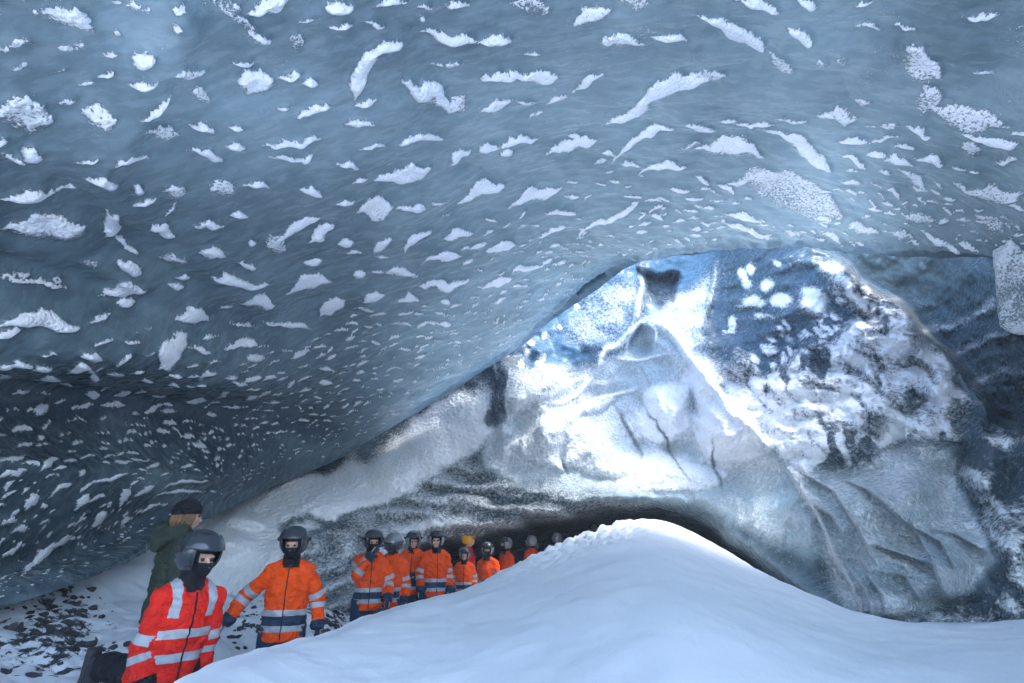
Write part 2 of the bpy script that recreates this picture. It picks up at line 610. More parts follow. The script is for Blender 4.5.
kr = sstep(16.5, 18.2, np.arange(NK))[:, None]
roll = [a * (1 - kr) + b * kr for a, b in zip(roll, roofed)]
outer = [lip + d_ for d_ in (np.array([-6.0, 3.0, 1.5]), np.array([-3.0, 1.6, 0.9]), np.array([-1.0, 0.9, 0.5]), np.array([-.25, 0.3, 0.15]))]
kl_ = sstep(9.0, 6.0, np.arange(NK))[:, None]
roll = [a * (1 - kl_) + b * kl_ for a, b in zip(roll, outer)]
out_r = [lip + d_ for d_ in (np.array([7.0, 3.0, 3.0]), np.array([3.5, 1.6, 1.8]), np.array([1.1, 0.8, 0.8]), np.array([.3, 0.25, 0.25]))]
ko_ = sstep(17.0, 18.5, np.arange(NK))[:, None]
roll = [a * (1 - ko_) + b * ko_ for a, b in zip(roll, out_r)]
lat = np.array(roll + rows)                                  # index 4 is the lip

# column sampling: even in the picture along the lip
kq = np.linspace(0, NK - 1, 4000)
lp = cr_interp(lip, kq)
lx, ly, lt = project(lp)
ds = np.concatenate([[0], np.cumsum(np.hypot(np.diff(lx), np.diff(ly)) * np.where((lx[1:] > -60) & (lx[1:] < 1090), 1, 0.25))])
NU = 1050
uq = np.interp(np.linspace(0, ds[-1], NU), ds, kq)
vq = np.concatenate([np.linspace(0, 3.6, 26)[:-1], np.linspace(3.6, 4.0, 8)[:-1]])
vv = np.linspace(4, 8, 3000)
mid = cr_interp(lat[:, 9:12].mean(1), vv)
mx, my, mt = project(mid)
ds2 = np.concatenate([[0], np.cumsum(np.hypot(np.diff(mx), np.diff(my)) * np.where(my[1:] > -60, 1, 0.25))])
vq = np.concatenate([vq, np.interp(np.linspace(0, ds2[-1], 470), ds2, vv)[:-1], np.linspace(8, 10, 30)])
Pc = cr_interp(lat, vq)                                      # (NV, NK, 3)
Pc = cr_interp(np.swapaxes(Pc, 0, 1), uq)                    # (NU, NV, 3)
Pc = np.swapaxes(Pc, 0, 1)
VI = np.repeat(vq[:, None], NU, 1)
px, py, pt = project(Pc)
inview = pt > 0.3

# normals of the smooth shell, then relief along them (downwards / inwards)
du = np.gradient(Pc, axis=1)
dv = np.gradient(Pc, axis=0)
N = np.cross(du, dv)
N /= np.linalg.norm(N, axis=-1, keepdims=True) + 1e-9
ctr = np.array([0, 4.0, 1.5])
N *= np.sign(((ctr - Pc) * N).sum(-1, keepdims=True))
# folds that run along the left flank: hanging bulge, recess, bulge, recess
fold = np.zeros(px.shape)
for pts, wdt, amp in [([(-80, 408), (60, 415), (180, 425), (280, 425), (360, 410)], 26, -0.75), ([(-80, 548), (0, 545), (90, 535), (150, 520), (210, 500)], 20, -0.6),
                      ([(-80, 320), (60, 330), (180, 345), (320, 370)], 42, 0.42), ([(-80, 480), (100, 475), (200, 470), (300, 450)], 26, 0.42),
                      ([(-40, 262), (70, 285), (200, 318), (300, 330)], 14, -0.20), ([(60, 190), (180, 280), (300, 350)], 14, -0.12), ([(180, 20), (110, 150), (60, 210)], 26, 0.16)]:
    d_, al = seg_dist(px, py, smooth_line(pts))
    fold += amp * np.exp(-(d_ / wdt) ** 2) * sstep(1.0, 0.7, al) if pts[0][0] > -200 else 0
fold = np.where(inview, fold, 0)
big = 0.22 * fbm(Pc[..., 0] * 0.35, Pc[..., 1] * 0.35, 51, 3)
lipj = np.exp(-np.abs(VI - 4) * 5)
Pc = Pc + N * ((fold + big) * (1 - 0.6 * lipj))[..., None]
px, py, pt = project(Pc)
inview = pt > 0.3

# traced rime patches: x, y, half length, half width, angle, arch, cover
PT = []


def patches(lst, sc, ox, oy):
    for p in lst:
        x, y, L, Wd = p[:4]
        ang = p[4] if len(p) > 4 else 0
        ar = p[5] if len(p) > 5 else 0.12
        cov = p[6] if len(p) > 6 else 1.0
        PT.append((ox + x / sc, oy + y / sc, L / sc, Wd / sc, ang, ar, cov))


G = 0.62
patches([(135, 50, 65, 28, -5, .1, G + .1), (140, 102, 36, 7, 15), (285, 115, 26, 22, 0), (265, 12, 60, 10, -10, .1, G), (530, 12, 45, 20, 20), (675, 14, 30, 20, 15),
         (470, 45, 90, 15, -35, 0, .5), (520, 75, 34, 9, -30), (595, 90, 18, 24, 0, 0, .45), (515, 168, 36, 27, 20), (400, 190, 26, 20, -30, .1, G), (618, 163, 20, 10, 10), (565, 218, 14, 5),
         (628, 222, 42, 13, 25), (470, 253, 16, 7), (470, 297, 24, 11, 10), (583, 283, 62, 12, 8, .12), (575, 322, 50, 7, -3), (615, 320, 18, 9, 40),
         (728, 150, 60, 22, 72, .15, .9), (765, 100, 46, 16, 20, .1), (885, 78, 72, 12, -3, .06, .85), (893, 135, 44, 10, 5, 0, G), (915, 12, 32, 9, -5), (850, 192, 56, 19, -22, .18),
         (920, 212, 20, 24, 60, 0, G), (1000, 155, 36, 16, 8), (990, 218, 40, 18, 25, .1, .75), (838, 282, 55, 14, 5, .22), (975, 300, 26, 12, 25), (1015, 305, 14, 12, 40),
         (45, 235, 58, 46, 0, 0, .66), (200, 240, 36, 34, 0, 0, .66), (62, 312, 22, 18), (28, 320, 34, 8, -20), (48, 388, 58, 15, 8, .15), (325, 272, 45, 16, -5, 0, .6), (265, 327, 50, 11, 12, .1, .8),
         (200, 367, 40, 11, -5), (275, 378, 16, 12, -30), (352, 388, 26, 22, 0, 0, .62), (445, 380, 28, 28, 0, .3, .62), (510, 368, 30, 10), (620, 385, 32, 9, -15), (805, 352, 62, 23, 20, .1, .9),
         (750, 425, 40, 24, 25, .1, .85), (822, 420, 34, 11, 10), (960, 388, 55, 16, 25, .2), (90, 465, 90, 32, 10, .1, .78), (222, 445, 38, 22, -70), (255, 492, 32, 9, -30), (322, 465, 30, 16),
         (415, 450, 38, 10, 5, .1, .75), (425, 507, 30, 14), (592, 460, 60, 15, 30, .15), (552, 495, 24, 30, 0, 0, .55), (640, 470, 36, 11, 30), (690, 488, 20, 12, 10), (765, 490, 24, 15, 50),
         (835, 480, 40, 13, 48), (915, 470, 35, 13, 10), (885, 520, 46, 11, 20, .18), (1000, 495, 36, 13, 15), (505, 485, 10, 8), (260, 535, 28, 18, -20), (345, 520, 38, 10, -10, 0, G),
         (495, 533, 22, 9, -15), (625, 528, 22, 10, 20), (720, 550, 14, 12, 20), (800, 548, 34, 12, 0, .3), (245, 582, 54, 15, 5, .3), (252, 604, 22, 16, 10), (366, 560, 16, 9), (353, 576, 20, 10),
         (60, 565, 74, 12, -10, .1, .85), (475, 565, 64, 12, -5, .15), (615, 572, 55, 15, 15, .2), (885, 572, 62, 10, 15, -.1), (995, 570, 36, 13, 20), (515, 610, 38, 13, 10, .25), (665, 620, 34, 20, 40),
         (745, 600, 28, 14, 30), (815, 605, 30, 9, 10), (890, 605, 14, 8), (380, 635, 38, 18, 5), (75, 650, 92, 23, 12, .16), (570, 655, 60, 8, -3), (360, 672, 20, 10), (180, 535, 30, 12, 0, 0, .5),
         (110, 565, 22, 10, 0, 0, .55), (40, 545, 26, 8, 5, 0, .7), (845, 40, 6, 10), (445, 10, 40, 20, -20, 0, .45)], 2, 0, 0)
patches([(490, 3, 56, 12, -8), (590, 10, 26, 14, -20), (160, 38, 46, 26, 35, .1, .72), (215, 88, 45, 24, 10, .1, .72), (440, 60, 86, 24, -25, .12, .95), (575, 65, 36, 15, -35, .15), (40, 150, 54, 18, 5, .1, .85),
         (150, 168, 40, 13, 40, .15), (285, 200, 130, 22, 27, .14), (390, 155, 42, 24, 0, .1, .62), (258, 285, 80, 12, 30, .2), (10, 287, 42, 11, 25, .15), (115, 296, 64, 13, 12, .1, .9), (125, 275, 20, 6, 0),
         (375, 258, 40, 12, -5, 0, .8), (300, 340, 52, 13, 10, .22), (430, 300, 76, 17, 4, .15, .8), (570, 300, 82, 15, -22, .08), (545, 395, 115, 52, -12, .25, .56), (480, 362, 70, 14, 5, .2, .7), (45, 395, 58, 18, 25, .2),
         (95, 425, 40, 7), (80, 465, 35, 9, 20, .2), (190, 440, 76, 12, 33, .12, .85), (455, 430, 46, 9, -15, .1), (330, 380, 26, 7), (460, 462, 56, 9, -10, .1), (30, 540, 38, 9, 20), (700, 460, 46, 14, -15, .2, .75),
         (815, 130, 46, 40, -35, 0, .68), (830, 200, 30, 40, -60, 0, .55), (905, 240, 100, 24, -8, -.1, .62), (950, 290, 62, 18, -8, -.15, .9), (915, 310, 20, 26, 0, 0, .6), (530, 125, 40, 22, -40, 0, .55),
         (700, 210, 20, 14, 0, 0, .6), (755, 250, 20, 12, 0, 0, .6), (620, 130, 14, 14, 0, 0, .5), (660, 125, 12, 14, 0, 0, .45), (800, 360, 42, 14, -20, .15, .7), (940, 388, 74, 20, -5, 0, .62),
         (960, 455, 26, 26, 0, 0, .5), (815, 440, 36, 20, 0, .2, .6), (850, 482, 58, 10, -20), (910, 490, 30, 8, -15), (775, 475, 14, 14, 0, 0, .7), (240, 10, 40, 20, 0, 0, .5), (30, 15, 46, 25, 0, 0, .5),
         (640, 480, 30, 12, -20, .2, .7), (560, 470, 30, 10, 0, 0, .6), (985, 330, 30, 12, 20, 0, .7)], 2, 512, 0)
patches([(395, 160, 44, 34, 70, .0, 1), (435, 88, 42, 19, 5), (545, 152, 46, 13, 12, .2), (585, 180, 24, 17), (208, 178, 30, 14), (95, 203, 28, 12, 0, .2), (180, 208, 36, 12, 18, .2), (108, 230, 32, 9),
         (95, 297, 22, 18, 20), (45, 343, 30, 10, 15), (215, 224, 12, 12), (215, 265, 18, 12), (190, 290, 30, 8, 15), (275, 262, 22, 11, 30), (315, 213, 18, 8, 15), (335, 233, 14, 6), (110, 420, 24, 13, 50),
         (70, 510, 26, 16, 60), (185, 508, 26, 13, 50), (225, 545, 32, 16, 62), (135, 480, 36, 10, 30), (215, 500, 30, 8, 25), (245, 455, 56, 7, 15, .15), (283, 495, 26, 14, 60), (325, 485, 32, 11, 40),
         (350, 520, 32, 7, 25, .2), (45, 570, 20, 10, 20), (15, 552, 26, 9, 15), (285, 550, 18, 9, 50), (395, 490, 72, 6, 12, .2), (420, 462, 62, 5, 8, .15), (95, 520, 14, 8, 30), (160, 560, 14, 6, 20),
         (20, 625, 30, 8, 40), (95, 630, 50, 12, 50, .2), (140, 610, 60, 9, 30, .2), (60, 660, 26, 9, 55), (10, 90 + 30, 40, 16, 15), (185, 440, 14, 10, 60), (95, 360, 12, 9, 30)], 2.277, 0, 280)

frost = np.zeros(px.shape)
wx = px + 3.0 * fbm(px / 20, py / 20, 11, 3) + 1.2 * fbm(px / 6, py / 6, 15, 2)
wy = py + 2.6 * fbm(px / 18, py / 18, 21, 3) + 1.0 * fbm(px / 6, py / 6, 25, 2)


def stamp(field, x, y, L, Wd, ang, arch, cov, flipside=False):
    m = inview & (np.abs(px - x) < L * 1.5 + 12) & (np.abs(py - y) < L * 1.5 + 12)
    if not m.any():
        return
    ux, uy = px[m], py[m]
    dx = ux - x + 1.0 * fbm(ux / 6, uy / 6, 15, 2) + 0.22 * L * fbm(ux / (0.7 * L + 3), uy / (0.7 * L + 3), int(x) % 90, 3)
    dy = uy - y + 0.8 * fbm(ux / 6, uy / 6, 25, 2) + (0.20 * L + 0.25 * Wd) * fbm(ux / (0.6 * L + 3), uy / (0.6 * L + 3), int(y) % 90 + 7, 3) * min(1, L / 14)
    c, s = math.cos(R(ang)), math.sin(R(ang))
    a = (dx * c - dy * s) / L
    b = (-dx * s - dy * c) + arch * L * (a * a - 0.35)
    b = b / Wd + 0.22 * a                                      # one end fuller than the other
    if Wd < 0.62 * L:
        prof = np.clip(1 - np.abs(a) ** 1.7, 0, 1) ** 0.75 * (1 + 0.35 * a)
        dd = (prof - np.abs(b)) * np.where(np.abs(a) < 1, 1, 0)
    else:
        dd = 1.05 - np.sqrt(a * a + b * b * np.where(b > 0, 1.25, 0.85))
    soft = np.where(b > 0, min(0.5, 2.2 / Wd), min(0.8, (5.0 if cov > 0.8 else 12.0) / Wd))
    f = np.clip(dd / soft, 0, 1) * cov * (1 - 0.42 * np.clip(-b + 0.15, 0, 1))
    field[m] = np.maximum(field[m], f)


for p in PT:
    stamp(frost, *p)
# the small scallop rims that fill the rest: size falls with distance to the lip; the dense tiny dashes there also imitate glints
lipy = np.interp(px[30], lx[np.argsort(lx)], ly[np.argsort(lx)])
tak = np.zeros((4000, 3))
tak[:len(PT)] = [(p[0], p[1], max(p[2], p[3])) for p in PT]
ntk = len(PT)
r2 = random.Random(5)


def lip_y(x):
    return float(np.interp(x, lx, ly)) if True else 0


cand = 0
for i in range(16000):
    x, y = r2.uniform(-60, 1080), r2.uniform(-40, 600)
    e = lip_y(x) - y
    if e < 4:
        continue
    if x < 640:
        t_ = min(1, e / 260)
    else:
        t_ = min(1, e / 150 + .12)
    L = (2.6 + 15 * t_ ** 1.1) * r2.uniform(0.55, 1.25)
    if x > 560 and e > 130 and r2.random() < 0.93:
        continue
    if y < 200 and r2.random() < 0.65:
        continue
    gap = (0.8 if e < 60 else 0.95) if e < 130 else (1.05 if x < 520 and y > 330 else 1.3)
    q_ = tak[:ntk]
    if ((np.abs(x - q_[:, 0]) < (L + q_[:, 2]) * gap * 0.72) & (np.abs(y - q_[:, 1]) < (L + q_[:, 2]) * gap * 0.46)).any() or ntk > 3990:
        continue
    tak[ntk] = (x, y, L)
    ntk += 1
    ang = r2.gauss(16, 14) if x < 560 else r2.gauss(0, 16) - (x - 700) * 0.03
    if y > 480 and x < 200:
        ang += 25
    stamp(frost, x, y, L * 1.15, L * r2.uniform(0.16, 0.42), ang, r2.uniform(.05, .3), r2.choice([1, 1, .95, .85, .7]))
    cand += 1
# rime granules scattered among them
frost = np.maximum(frost, inview * np.clip(fbm(px / 40, py / 40, 33, 3) - 0.22, 0, 1) * 0.55 * sstep(260, 40, py))
# outside the picture: plain scallop cells
f1, f2 = worley(Pc[..., 0] * 1.3, Pc[..., 1] * 2.2, 4)
outside = ~inview | (px < -60) | (px > 1085) | (py < -50)
frost = np.where(outside, np.clip((0.30 - f1) / 0.12, 0, 1), frost)
frost[VI < 3.9] *= 0.3

xs, ys, zs = Pc[..., 0], Pc[..., 1], Pc[..., 2]
f1, f2 = worley(xs * 1.25 + 0.3 * fbm(xs, ys, 41), ys * 1.9, 6)
scal = 0.10 * (f1 ** 2) * np.where(VI > 4, 1, 0.3)
def blur(a, n):
    for ax in (0, 1):
        p = np.pad(a, [(n + 1, n) if i == ax else (0, 0) for i in (0, 1)], mode='edge')
        c = np.cumsum(p, ax)
        a = (np.take(c, range(2 * n + 1, c.shape[ax]), ax) - np.take(c, range(0, c.shape[ax] - 2 * n - 1), ax)) / (2 * n + 1)
    return a


far_ = np.clip(6.0 / np.maximum(pt, 1), .5, 1.6)
rel = -scal + 0.065 * far_ * (blur(frost, 2) - blur(blur(frost, 8), 6)) + 0.03 * frost + 0.02 * fbm(xs * 5, ys * 5, 55, 3)
rel = rel * (1 - 0.6 * lipj)
Pc = Pc + N * rel[..., None]
Pc[..., 2] += lipj * (0.12 * fbm(xs * 2.2, ys * 2.2, 61, 4) + 0.07 * fbm(xs * 9, ys * 9, 63, 3)) * sstep(350, 600, px)
dark_ice_shade = np.zeros(px.shape)  # shade of the fold recesses and dim lower left, painted as darker ice
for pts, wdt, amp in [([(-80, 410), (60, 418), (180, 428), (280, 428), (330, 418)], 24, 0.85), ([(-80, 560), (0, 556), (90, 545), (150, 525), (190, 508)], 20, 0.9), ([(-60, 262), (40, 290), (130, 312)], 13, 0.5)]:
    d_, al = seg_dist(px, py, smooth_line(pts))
    dark_ice_shade = np.maximum(dark_ice_shade, amp * np.exp(-(d_ / wdt) ** 2) * sstep(-0.5, 0.1, fbm(px / 30, py / 12, 71)))
dark_ice_shade = np.maximum(dark_ice_shade, 0.85 * sstep(340, 430, py) * sstep(420, 180, px) * np.clip(0.7 + fbm(px / 60, py / 25, 77), 0, 1))
dark_ice_shade = np.where(inview, dark_ice_shade, 0)
white = 0.25 * np.clip(fbm(px / 90, py / 90, 81) + 0.2, 0, 1) * inview
thin = (0.012 + 0.030 * sstep(330, 120, py) + 0.20 * np.exp(-np.abs(VI - 4) * 1.25) * sstep(330, 470, px) * sstep(960, 800, px)) * np.clip(1 + 0.5 * fbm(px / 110, py / 80, 91, 3), 0.2, 1.6)
thin = np.where(VI > 8, 0.01, thin) * (1 - 0.9 * np.clip(dark_ice_shade, 0, 1)) * sstep(160, 420, px + 0.5 * (400 - py))
thin = np.where(inview, thin, 0.01) + 0.055 * np.exp(-((px - 110) / 140) ** 2 - ((py - 60) / 120) ** 2) * inview  # extra light let through at top and upper left, put in to brighten them
grid_obj('ice_ceiling', Pc, ICE, {'thin': thin, 'frost': frost, 'white': white, 'blue': 0 * px, 'dark_ice_shade': dark_ice_shade}, kind='structure',
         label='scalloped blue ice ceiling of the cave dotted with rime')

# ------------------------------------------------------------------ ice wall behind and at the right
px, py = np.meshgrid(np.arange(150, 1480, 1.5), np.arange(100, 700, 1.5))
front = tps([(500, 200, 15), (620, 160, 16), (700, 120, 16.5), (850, 120, 13.5), (1000, 120, 11), (1180, 150, 9), (400, 280, 16), (250, 380, 15), (150, 300, 15),
             (150, 520, 9.5), (150, 640, 8.5), (240, 505, 11.2), (330, 462, 13.3), (420, 410, 13.5), (500, 356, 12.8), (430, 440, 12.8), (480, 400, 12.7), (400, 480, 12.0), (300, 510, 10.6), (250, 545, 9.6),
             (220, 580, 9.0), (320, 560, 9.6), (400, 520, 11.0), (520, 330, 13.6), (600, 300, 14.6), (640, 330, 14.2), (690, 265, 15.6), (725, 280, 14.4), (560, 400, 13.1), (620, 420, 13.6), (680, 440, 13.0),
             (640, 478, 12.3), (560, 470, 12.0), (480, 478, 11.7), (760, 450, 10.8), (700, 360, 13.2), (660, 310, 14.2), (560, 492, 11.4), (640, 497, 11.4), (700, 503, 10.6), (760, 522, 9.4), (800, 548, 8.5),
             (832, 582, 7.7), (780, 280, 12.4), (850, 275, 11.2), (900, 310, 10.4), (960, 380, 9.2), (780, 350, 11.8), (850, 350, 10.4), (950, 440, 8.4), (900, 480, 8.1), (820, 480, 8.9), (860, 600, 7.0), (880, 550, 7.4),
             (930, 612, 6.4), (1000, 400, 8.0), (1024, 480, 6.8), (970, 560, 6.7), (1024, 600, 5.9), (1150, 500, 5.4), (1300, 500, 4.8), (1460, 600, 4.2), (1460, 300, 6.0), (1200, 300, 6.6), (1024, 300, 8.2), (900, 660, 6.2)])(px, py)
mist = tps([(800, 200, 15.5), (900, 280, 15), (960, 320, 13), (1000, 380, 10), (1024, 330, 9.6), (1100, 280, 8.5), (850, 100, 16), (1100, 100, 11), (1300, 300, 6.5), (800, 400, 15)])(px, py)
# outline of the buttress against the misty hollow at its upper right
sd = poly_sd(px + 4 * fbm(px / 30, py / 30, 3), py + 4 * fbm(px / 30, py / 30, 4), smooth_line([(790, 235), (840, 258), (868, 285), (905, 305), (930, 335), (958, 365), (985, 400), (1010, 430), (1100, 420), (1200, 330), (1300, 180), (1100, 60), (900, 60), (790, 235)], 4))
hm = sstep(-5, 9, sd) * sstep(1180, 1080, px)
t = front * (1 - hm) + np.maximum(mist, front + 0.2) * hm
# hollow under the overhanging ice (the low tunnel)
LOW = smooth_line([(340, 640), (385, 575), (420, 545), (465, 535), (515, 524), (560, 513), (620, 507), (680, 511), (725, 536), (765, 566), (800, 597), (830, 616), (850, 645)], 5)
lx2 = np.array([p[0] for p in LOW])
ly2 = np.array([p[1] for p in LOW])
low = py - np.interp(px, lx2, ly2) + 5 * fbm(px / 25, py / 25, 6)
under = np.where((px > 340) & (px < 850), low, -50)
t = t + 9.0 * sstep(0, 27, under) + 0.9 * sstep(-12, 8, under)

rel = np.zeros(px.shape)                                       # metres towards the viewer
fr = np.zeros(px.shape)
wh = np.zeros(px.shape)
bl = np.zeros(px.shape)
dk = np.zeros(px.shape)
qx = px + 7 * fbm(px / 28, py / 28, 101, 4)
qy = py + 7 * fbm(px / 28, py / 28, 111, 4)


def area(poly, soft):
    return sstep(-soft, soft, poly_sd(qx, qy, poly))


def bump_(cx, cy, rx, ry, amp, ang=0):
    c, s = math.cos(R(ang)), math.sin(R(ang))
    dx, dy = px + 0.35 * (qx - px) - cx, -(py + 0.35 * (qy - py) - cy)
    a, b = (dx * c + dy * s) / rx, (-dx * s + dy * c) / ry
    return amp * np.clip(1 - a * a - b * b, 0, 1) ** 1.4


def ridge(pts, w, amp, wfrost=0.0, taper=True):
    global rel, fr
    pts = smooth_line(pts)
    d_, al = seg_dist(px + 0.9 * fbm(px / 20, py / 20, 121), py + 0.9 * fbm(px / 20, py / 20, 131), pts)
    k = np.exp(-(d_ / w) ** 1.5) * (np.sin(np.pi * np.clip(al, 0.03, 0.97)) ** 0.4 if taper else 1)
    rel = rel + amp * k
    if wfrost:
        fr = np.maximum(fr, wfrost * np.clip(1.6 * k, 0, 1))


# --- cover
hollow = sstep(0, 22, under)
cen = area([(500, 370), (540, 360), (600, 355), (640, 330), (660, 300), (690, 330), (720, 390), (780, 450), (830, 560), (760, 540), (700, 505), (620, 500), (540, 495), (480, 470), (492, 400)], 10)
wh = np.maximum(wh, 0.86 * cen)
fr = np.maximum(fr, cen * (0.34 + 0.14 * fbm(px / 60, py / 60, 141, 2)))
for cx, cy, rx, ry, s in [(520, 395, 30, 45, .55), (550, 420, 26, 36, .5), (600, 345, 30, 20, .55), (665, 400, 28, 24, 1), (660, 420, 45, 30, .8), (730, 430, 36, 50, 1), (700, 385, 20, 30, 1), (650, 470, 70, 22, .95),
                          (575, 390, 45, 30, .5), (500, 440, 24, 30, .6), (760, 470, 26, 30, .6)]:
    fr = np.maximum(fr, s * np.exp(-(((qx - cx) / rx) ** 2 + ((qy - cy) / ry) ** 2) ** 1.5))
# blue band left of the notch
a_ = area([(500, 352), (540, 322), (590, 290), (640, 258), (641, 330), (628, 352), (585, 366), (530, 366)], 5)
bl = np.maximum(bl, 0.85 * a_)
wh *= 1 - 0.8 * a_
fr *= 1 - a_
for cx, cy, rx, ry, s in [(610, 312, 34, 26, .50), (590, 330, 30, 18, .40), (625, 295, 18, 16, .48)]:
    fr = np.maximum(fr, s * np.exp(-(((qx - cx) / rx) ** 2 + ((qy - cy) / ry) ** 2) ** 1.5))
for cx, cy, r_ in [(540, 362, 6), (531, 344, 4), (526, 355, 4), (545, 338, 4), (548, 318, 3), (577, 308, 4), (560, 330, 3), (519, 362, 4), (556, 312, 2.5)]:
    fr = np.maximum(fr, 0.95 * np.exp(-(((qx - cx) ** 2 + (qy - cy) ** 2) / r_ ** 2) ** 2))
# notch: dark hollow and the blue arch over it
a_ = area([(633, 268), (660, 262), (700, 250), (720, 250), (716, 275), (690, 285), (668, 300), (650, 290), (636, 275)], 4)
bl = np.maximum(bl, 0.9 * a_)
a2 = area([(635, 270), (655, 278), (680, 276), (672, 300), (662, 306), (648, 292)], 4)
dk = np.maximum(dk, 0.9 * a2)
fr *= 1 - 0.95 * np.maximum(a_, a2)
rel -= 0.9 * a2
a_ = area([(714, 270), (706, 310), (702, 360), (670, 345), (655, 318), (668, 300), (688, 288)], 9)
fr = np.maximum(fr, (0.66 + .2 * fbm(px / 14, py / 30, 321)) * a_)
bl = np.maximum(bl, 0.45 * a_)
# dappled dark face
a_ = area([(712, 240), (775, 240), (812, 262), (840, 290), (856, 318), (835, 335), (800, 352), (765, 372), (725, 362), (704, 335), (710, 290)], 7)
dk = np.maximum(dk, 0.50 * a_)
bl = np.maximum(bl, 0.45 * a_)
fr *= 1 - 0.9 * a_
w1, w2 = worley((qx * 0.8 + qy * 0.6) / 17, (qy * 0.8 - qx * 0.6) / 9, 8)
dap = 0.95 * sstep(-0.05, 0.6, fbm(px / 22 + 4, py / 17, 151, 5) + 0.42 * (px - 770) / 80 * (py < 330) + 0.7 * sstep(335, 372, py) - 0.12) * sstep(0.55, 0.25, w1)
fr = np.maximum(fr, a_ * dap)
for cx, cy, rx, ry, an in [(742, 275, 6, 10, 0), (752, 268, 5, 8, 0), (755, 302, 14, 6, 0), (783, 300, 10, 9, 0), (745, 285, 7, 6, 0), (770, 283, 9, 7, 30), (732, 325, 6, 10, 0), (815, 300, 20, 12, -45)]:
    c, s = math.cos(R(an)), math.sin(R(an))
    dx, dy = qx - cx, qy - cy
    fr = np.maximum(fr, 0.95 * np.exp(-((((dx * c - dy * s) / rx) ** 2 + ((dx * s + dy * c) / ry) ** 2)) ** 2))
# frosted buttress
a_ = area([(720, 362), (765, 374), (800, 354), (838, 336), (858, 316), (840, 288), (815, 262), (850, 262), (880, 292), (915, 318), (945, 360), (968, 400), (960, 440), (900, 440), (850, 470), (800, 480), (760, 430), (715, 385)], 8) * (1 - hm)
ru, rv = (qx * .80 + qy * .60), (qy * .80 - qx * .60)
bw1, bw2 = worley(ru / 84 + 0.7 * fbm(px / 45, py / 45, 162, 3), rv / 34 + 0.7 * fbm(px / 45, py / 45, 163, 3), 12)
lobe = np.clip(bw2 - bw1, 0, 1)
fr = np.maximum(fr, a_ * np.clip(0.86 + 0.70 * fbm(ru / 20, rv / 10, 161, 5) - 0.25 * sstep(0.14, 0.0, lobe) - 0.12 * bw1, 0, 1))
rel = rel + a_ * (0.16 * np.sqrt(lobe) + 0.14 * fbm(ru / 14, rv / 8, 164, 4))
but_a = a_
gap = a_ * sstep(0.22, 0.42, fbm((px - py * .5) / 26, (py + px * .6) / 40, 171, 4))
fr *= 1 - 0.85 * gap
dk = np.maximum(dk, 0.6 * gap)
# flutes: grey frosted sheets
a_ = area([(775, 455), (850, 470), (905, 440), (950, 445), (965, 500), (1000, 560), (960, 600), (900, 622), (860, 622), (835, 590), (805, 520)], 8)
fr = np.maximum(fr, a_ * (0.42 + 0.30 * fbm(px / 30, py / 30, 181)))
wh = np.maximum(wh, 0.62 * a_)
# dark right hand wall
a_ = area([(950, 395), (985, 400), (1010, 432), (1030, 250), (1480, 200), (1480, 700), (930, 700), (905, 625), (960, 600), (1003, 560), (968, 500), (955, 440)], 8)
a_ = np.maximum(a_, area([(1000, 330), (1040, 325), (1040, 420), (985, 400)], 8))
dk = np.maximum(dk, 0.80 * a_)
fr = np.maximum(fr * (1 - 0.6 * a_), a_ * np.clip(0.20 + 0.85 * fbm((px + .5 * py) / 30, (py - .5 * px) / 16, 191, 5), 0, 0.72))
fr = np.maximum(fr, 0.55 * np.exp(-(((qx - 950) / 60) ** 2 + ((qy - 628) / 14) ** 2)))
# misty hollow: pale mist and dimming to the right painted into the ice
wh = np.maximum(wh, 0.34 * hm * sstep(360, 260, py) * sstep(1010, 880, px))
dk = np.maximum(dk, 0.25 * hm)
dk = np.maximum(dk, hm * 0.75 * sstep(285, 375, py + .45 * (px - 900)) * (0.75 + 0.4 * fbm(px / 30, py / 24, 311)))
fr *= 1 - 0.8 * hm
for pts, w, sx_ in [([(890, 352), (925, 330), (960, 318), (1002, 298)], 5, .55), ([(955, 352), (985, 340), (1012, 338)], 4, .5), ([(900, 318), (915, 326), (935, 322)], 4, .4), ([(975, 385), (1000, 372), (1024, 375)], 5, .5), ([(872, 300), (900, 296), (925, 303)], 5, .35)]:
    d_, al = seg_dist(qx, qy, smooth_line(pts))
    k = np.exp(-(d_ / w) ** 2)
    fr = np.maximum(fr, sx_ * k * np.clip(.75 + .7 * fbm(px / 12, py / 12, 331), 0, 1))
    rel += 0.10 * hm * k
# left snow slope
a_ = area([(150, 480), (240, 498), (330, 470), (400, 420), (440, 395), (480, 378), (500, 385), (498, 430), (470, 455), (440, 480), (390, 505), (330, 520), (290, 540), (260, 600), (150, 640)], 6)
fr = np.maximum(fr, a_ * np.clip(0.98 + 0.15 * fbm(px / 30, py / 30, 201), 0, 1))
wh = np.maximum(wh, 0.6 * a_)
slope_ = a_
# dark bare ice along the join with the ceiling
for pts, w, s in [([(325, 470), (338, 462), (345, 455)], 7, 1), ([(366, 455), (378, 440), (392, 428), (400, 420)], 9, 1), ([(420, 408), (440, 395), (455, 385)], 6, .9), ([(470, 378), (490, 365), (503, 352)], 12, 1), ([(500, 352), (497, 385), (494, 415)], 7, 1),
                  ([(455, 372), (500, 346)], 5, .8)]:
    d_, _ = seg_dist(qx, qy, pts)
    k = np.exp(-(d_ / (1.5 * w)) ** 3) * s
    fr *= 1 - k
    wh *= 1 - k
    dk = np.maximum(dk, 0.72 * k)
